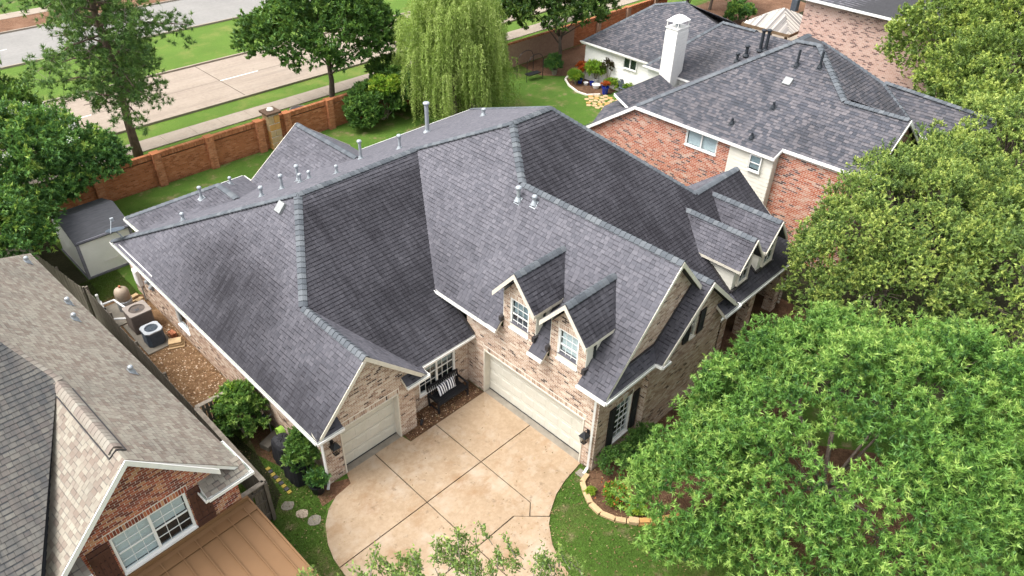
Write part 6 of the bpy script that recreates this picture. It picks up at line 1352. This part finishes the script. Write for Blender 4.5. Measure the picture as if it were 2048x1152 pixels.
shrub('flowering_shrub', (-.3, -6.7, 0), [(-.3, -6.75, .22, .5, .42, .26)], 'low green shrub dotted with red orange flowers in the front bed', 'leaf_yel', 40, .06, .03, .2, tips=.1)
leafmesh('flower', np.array([-.3, -6.75, .42])+rng.normal(size=(260, 3))*np.array([.28, .24, .07]), rng.normal(size=(260, 3)), .06, .05, M['leaf_red'], bpy.data.objects['flowering_shrub'], rng.uniform(0, 1, 260))
shrub('ground_plant', (-.2, -7.5, 0), [(-.15, -7.5, .12, .35, .3, .16)], 'small yellowish ground plant near the orange edging stones', 'leaf_yel', 18, .08, .03, .16)
shrub('ground_plant', (-.75, -6.0, 0), [(-.75, -6.0, .08, .16, .16, .1)], 'tiny green seedling near the end of the stone edging', 'leaf_yel', 8, .08, .03, .1)
shrub('large_bush', (12.6, 22.9, 0), [(12.2, 23.0, 1.3, 2.1, 1.3, 1.3), (14.2, 23.0, 1.6, 1.5, 1.2, 1.5), (11.0, 22.7, .9, 1.1, .8, .9)], 'broad dark green bush against the brick wall, left of the willow', 'leaf_dark', 230, .16, .09, .5, ntw=16, tips=.25)
shrub('climbing_plant', (12.9, 22.9, 0), [(12.7, 22.6, 2.3, 1.3, .8, .6)], 'bright yellow green vine spilling over the broad bush by the brick wall', 'leaf_yel', 95, .16, .1, .35, nl=9)
shrub('garden_shrub', (14.9, 25.6, 0), [(15.0, 25.5, 1.6, 1.4, 1.0, 1.4)], 'dark shrub poking above the brick wall between bush and willow', 'leaf_dark', 90, .16, .09, .4)
shrub('potted_plant', (27.1, 21.0, 0), [(27.1, 21.0, .75, .6, .6, .6)], 'round green plant in a pale urn at the foot of the glossy tree', 'leaf_crape', 45, .16, .05, .35, cat='plant'); pot((27.1, 20.9, 0), .25, .45, 'concrete', 'pale stone urn at the foot of the glossy tree')
shrub('broadleaf_plant', (28.0, 17.6, .3), [(28.0, 17.6, 1.1, .55, .6, .5)], 'bright broad leaved plant in a lattice pot against the white wall', 'leaf_yel', 40, .3, .14, .3, nl=6, cat='plant')
shrub('dark_leaf_plant', (28.0, 16.6, 0), [(28.0, 16.6, 1.5, .4, .4, .55)], 'spindly plant with near black leaves beside the broad leaved plant', 'leaf_maroon', 18, .16, .1, .28, ntw=6, nl=4, cat='plant')
shrub('flowering_plant', (28.0, 18.7, 0), [(28.0, 18.8, .95, .6, .5, .22)], 'red flowering plant at the rear corner of the white wall', 'leaf_red', 24, .14, .09, .25, nl=7, cat='plant')
shrub('bed_plant', (26.8, 18.5, 0), [(26.8, 18.6, .5, .4, .4, .4)], 'lime green spiky plant at the left of the planting bed', 'leaf_yel', 24, .25, .05, .22, cat='plant')
shrub('flowering_plant', (27.0, 15.9, .5), [(27.0, 15.9, .7, .25, .25, .16)], 'red flowers spilling from the tall blue pot', 'leaf_red', 14, .1, .07, .16, nl=7, cat='plant')
shrub('box_hedge', (28.0, 14.4, 0), [(27.9, 15.9, .45, .35, .8, .42), (27.9, 14.3, .45, .35, .9, .42)], 'clipped lime green hedge along the white wall below the window', 'leaf_yel', 110, .07, .04, .2, ntw=16, nl=12)
shrub('garden_shrub', (49.5, 18.5, 0), [(49.5, 18.5, .8, 1.4, 1.0, .9)], 'low green bush behind the stone birdbath', 'leaf_crape', 60, .2, .12, .5)
# young tree in the near foreground: only its top shoots reach into the picture
T = tree('young_tree', (-8.4, -8.6, 0), 'young olive green tree whose top shoots rise at the bottom edge of the driveway')
m = MB(); m.tube([(-8.4, -8.6, 0), (-8.35, -8.5, 1.6), (-8.2, -8.3, 3.2)], [.08, .06, .04], 8); m.build('trunk', M['bark'], T)
Pp, Dp, Rp = [], [], []; random.seed(21); tw = MB()
SH_ = [(-10.2, -4.9, 4.7), (-9.95, -5.0, 4.5), (-9.3, -5.6, 4.8), (-8.9, -5.75, 4.9), (-8.55, -5.95, 4.8), (-8.2, -6.1, 4.9), (-7.85, -6.35, 4.9), (-7.4, -6.6, 4.8), (-7.1, -6.75, 4.95), (-6.9, -7.0, 4.8), (-6.75, -7.4, 4.8), (-6.45, -7.7, 4.6), (-6.0, -8.2, 4.7), (-5.75, -8.3, 4.5), (-5.5, -8.6, 4.4), (-8.7, -6.3, 4.7), (-7.9, -6.9, 4.8), (-7.2, -7.4, 4.8)]
for sx, sy, sz in SH_:
    for k in range(5):
        e = V(sx+random.uniform(-.35, .35), sy+random.uniform(-.3, .3), sz-k*.17+random.uniform(-.1, .1)); s_ = e+V(random.uniform(-.5, .4), random.uniform(-.5, -.1), random.uniform(-.7, -.4)); tw.tube([s_, lerp(s_, e, .6), e], [.014, .01, .005], 4)
        for j in range(52):
            t = random.uniform(.25, 1.0); p = lerp(s_, e, t); Pp.append(tuple(p+V(*(random.gauss(0, .055) for _ in range(3))))); d = (e-s_).normalized()*.7+V(*(random.gauss(0, .8) for _ in range(3))); Dp.append(tuple(d)); Rp.append(.3+.5*t*random.random()+random.gauss(0, .12))
for sx, sy, sz in SH_: tw.tube([V(-8.2, -8.3, 3.0), V(sx, sy, sz)-V(.1, .3, .7)], [.03, .014], 5)
tw.build('branch', M['twig'], T); leafmesh('crown', np.array(Pp), np.array(Dp), .095, .055, M['leaf_oak'], T, np.array(Rp))
# grass blades on the near lawns
def inpoly(x, y, poly):
    c = np.zeros(len(x), bool); j = len(poly)-1
    for i in range(len(poly)):
        xi, yi = poly[i]; xj, yj = poly[j]; c ^= ((yi > y) != (yj > y)) & (x < (xj-xi)*(y-yi)/(yj-yi+1e-12)+xi); j = i
    return c
def blades(name, poly, n, label, h=.06, w=.012, seed=0, holes=()):
    xs = [p[0] for p in poly]; ys = [p[1] for p in poly]; x = rng.uniform(min(xs), max(xs), n*2); y = rng.uniform(min(ys), max(ys), n*2); ok = inpoly(x, y, poly)
    for h_ in holes: ok &= ~inpoly(x, y, h_)
    x = x[ok][:n]; y = y[ok][:n]; P_ = np.stack([x, y, np.zeros(len(x))], 1); D_ = rng.normal(size=P_.shape)*.45+np.array([0, 0, 1]); pat = .45+.25*np.sin(x*1.7+np.sin(y*2.1))+.15*np.sin(y*3.3+x)
    o = leafmesh(name, P_, D_, h*rng.uniform(.6, 1.3, len(x)), w, M['blade'], None, pat*.8+rng.normal(size=len(x))*.18, kind='stuff'); return tag(o, label, 'grass')
dp = [(x, y) for x, y in outl]; bedp = [(-.22, -5.43), (-.62, -5.49), (-.85, -5.85), (-1.12, -6.3), (-1.16, -6.76), (-.99, -7.25), (-.58, -7.85), (-.06, -8.37), (2, -9.2), (8, -9), (14, -8), (14, -3), (6, -5.3), (0, -5.35)]
blades('lawn_grass', [(-4, -4.9), (1, -5.0), (4, -14), (-4.5, -14), (-4.5, -6)], 75000, 'mown lawn between the driveway and the curved stone edging', .05, .012, holes=[dp, bedp])
blades('lawn_grass', [(-10, .3), (-7.1, .3), (-6.9, 4.8), (-8.8, 4.8)], 22000, 'patchy grass inside the side yard gate', .05, .012)
blades('lawn_grass', [(-10, .4), (-6.9, .2), (-8, -1), (-8.5, -6), (-10.5, -6)], 26000, 'strip of lawn left of the driveway', .05, .012, holes=[dp])
blades('lawn_grass', [(-9.0, 15.7), (-6.9, 15.2), (-6.9, 17.7), (-9.0, 17.7)], 12000, 'grass patch in front of the small shed', .07, .016)

def litter(name, n, fn, L_, W_, mat, label, z=.06):
    xy = np.array([fn() for _ in range(n)]); P_ = np.column_stack([xy, np.full(n, z)]); D_ = rng.normal(size=(n, 3))*np.array([1, 1, .12])
    return tag(leafmesh(name, P_, D_, L_*rng.uniform(.6, 1.3, n), W_, mat, None, rng.uniform(0, 1, n), kind='stuff', flat=.9), label, 'leaves')
M['deadleaf'] = leafmat('dry_leaf', [(0, (.09, .05, .025)), (.6, (.24, .15, .07)), (1, (.42, .33, .16))], trans=.1)
def on_drive():
    while True:
        x, y = random.uniform(-8.3, -.2), random.uniform(-8.5, .2)
        if inpoly(np.array([x]), np.array([y]), dp)[0]: return x, y
litter('fallen_leaves', 90, on_drive, .07, .04, M['deadleaf'], 'a few dry leaves scattered over the tan driveway')
litter('fallen_leaves', 900, lambda: (random.uniform(-4, 4), random.uniform(-10, -5)), .07, .035, M['deadleaf'], 'dry leaves scattered on the front lawn and bed', .05)
litter('fallen_leaves', 500, lambda: (random.uniform(-10, -7), random.uniform(-5, 4.8)), .06, .035, M['deadleaf'], 'dry leaves scattered along the side yard lawn', .04)
litter('fallen_leaves', 160, lambda: (random.uniform(-3.6, -.1), random.uniform(0, .9)), .07, .035, M['deadleaf'], 'dry leaves in the mulch around the bench', .05)
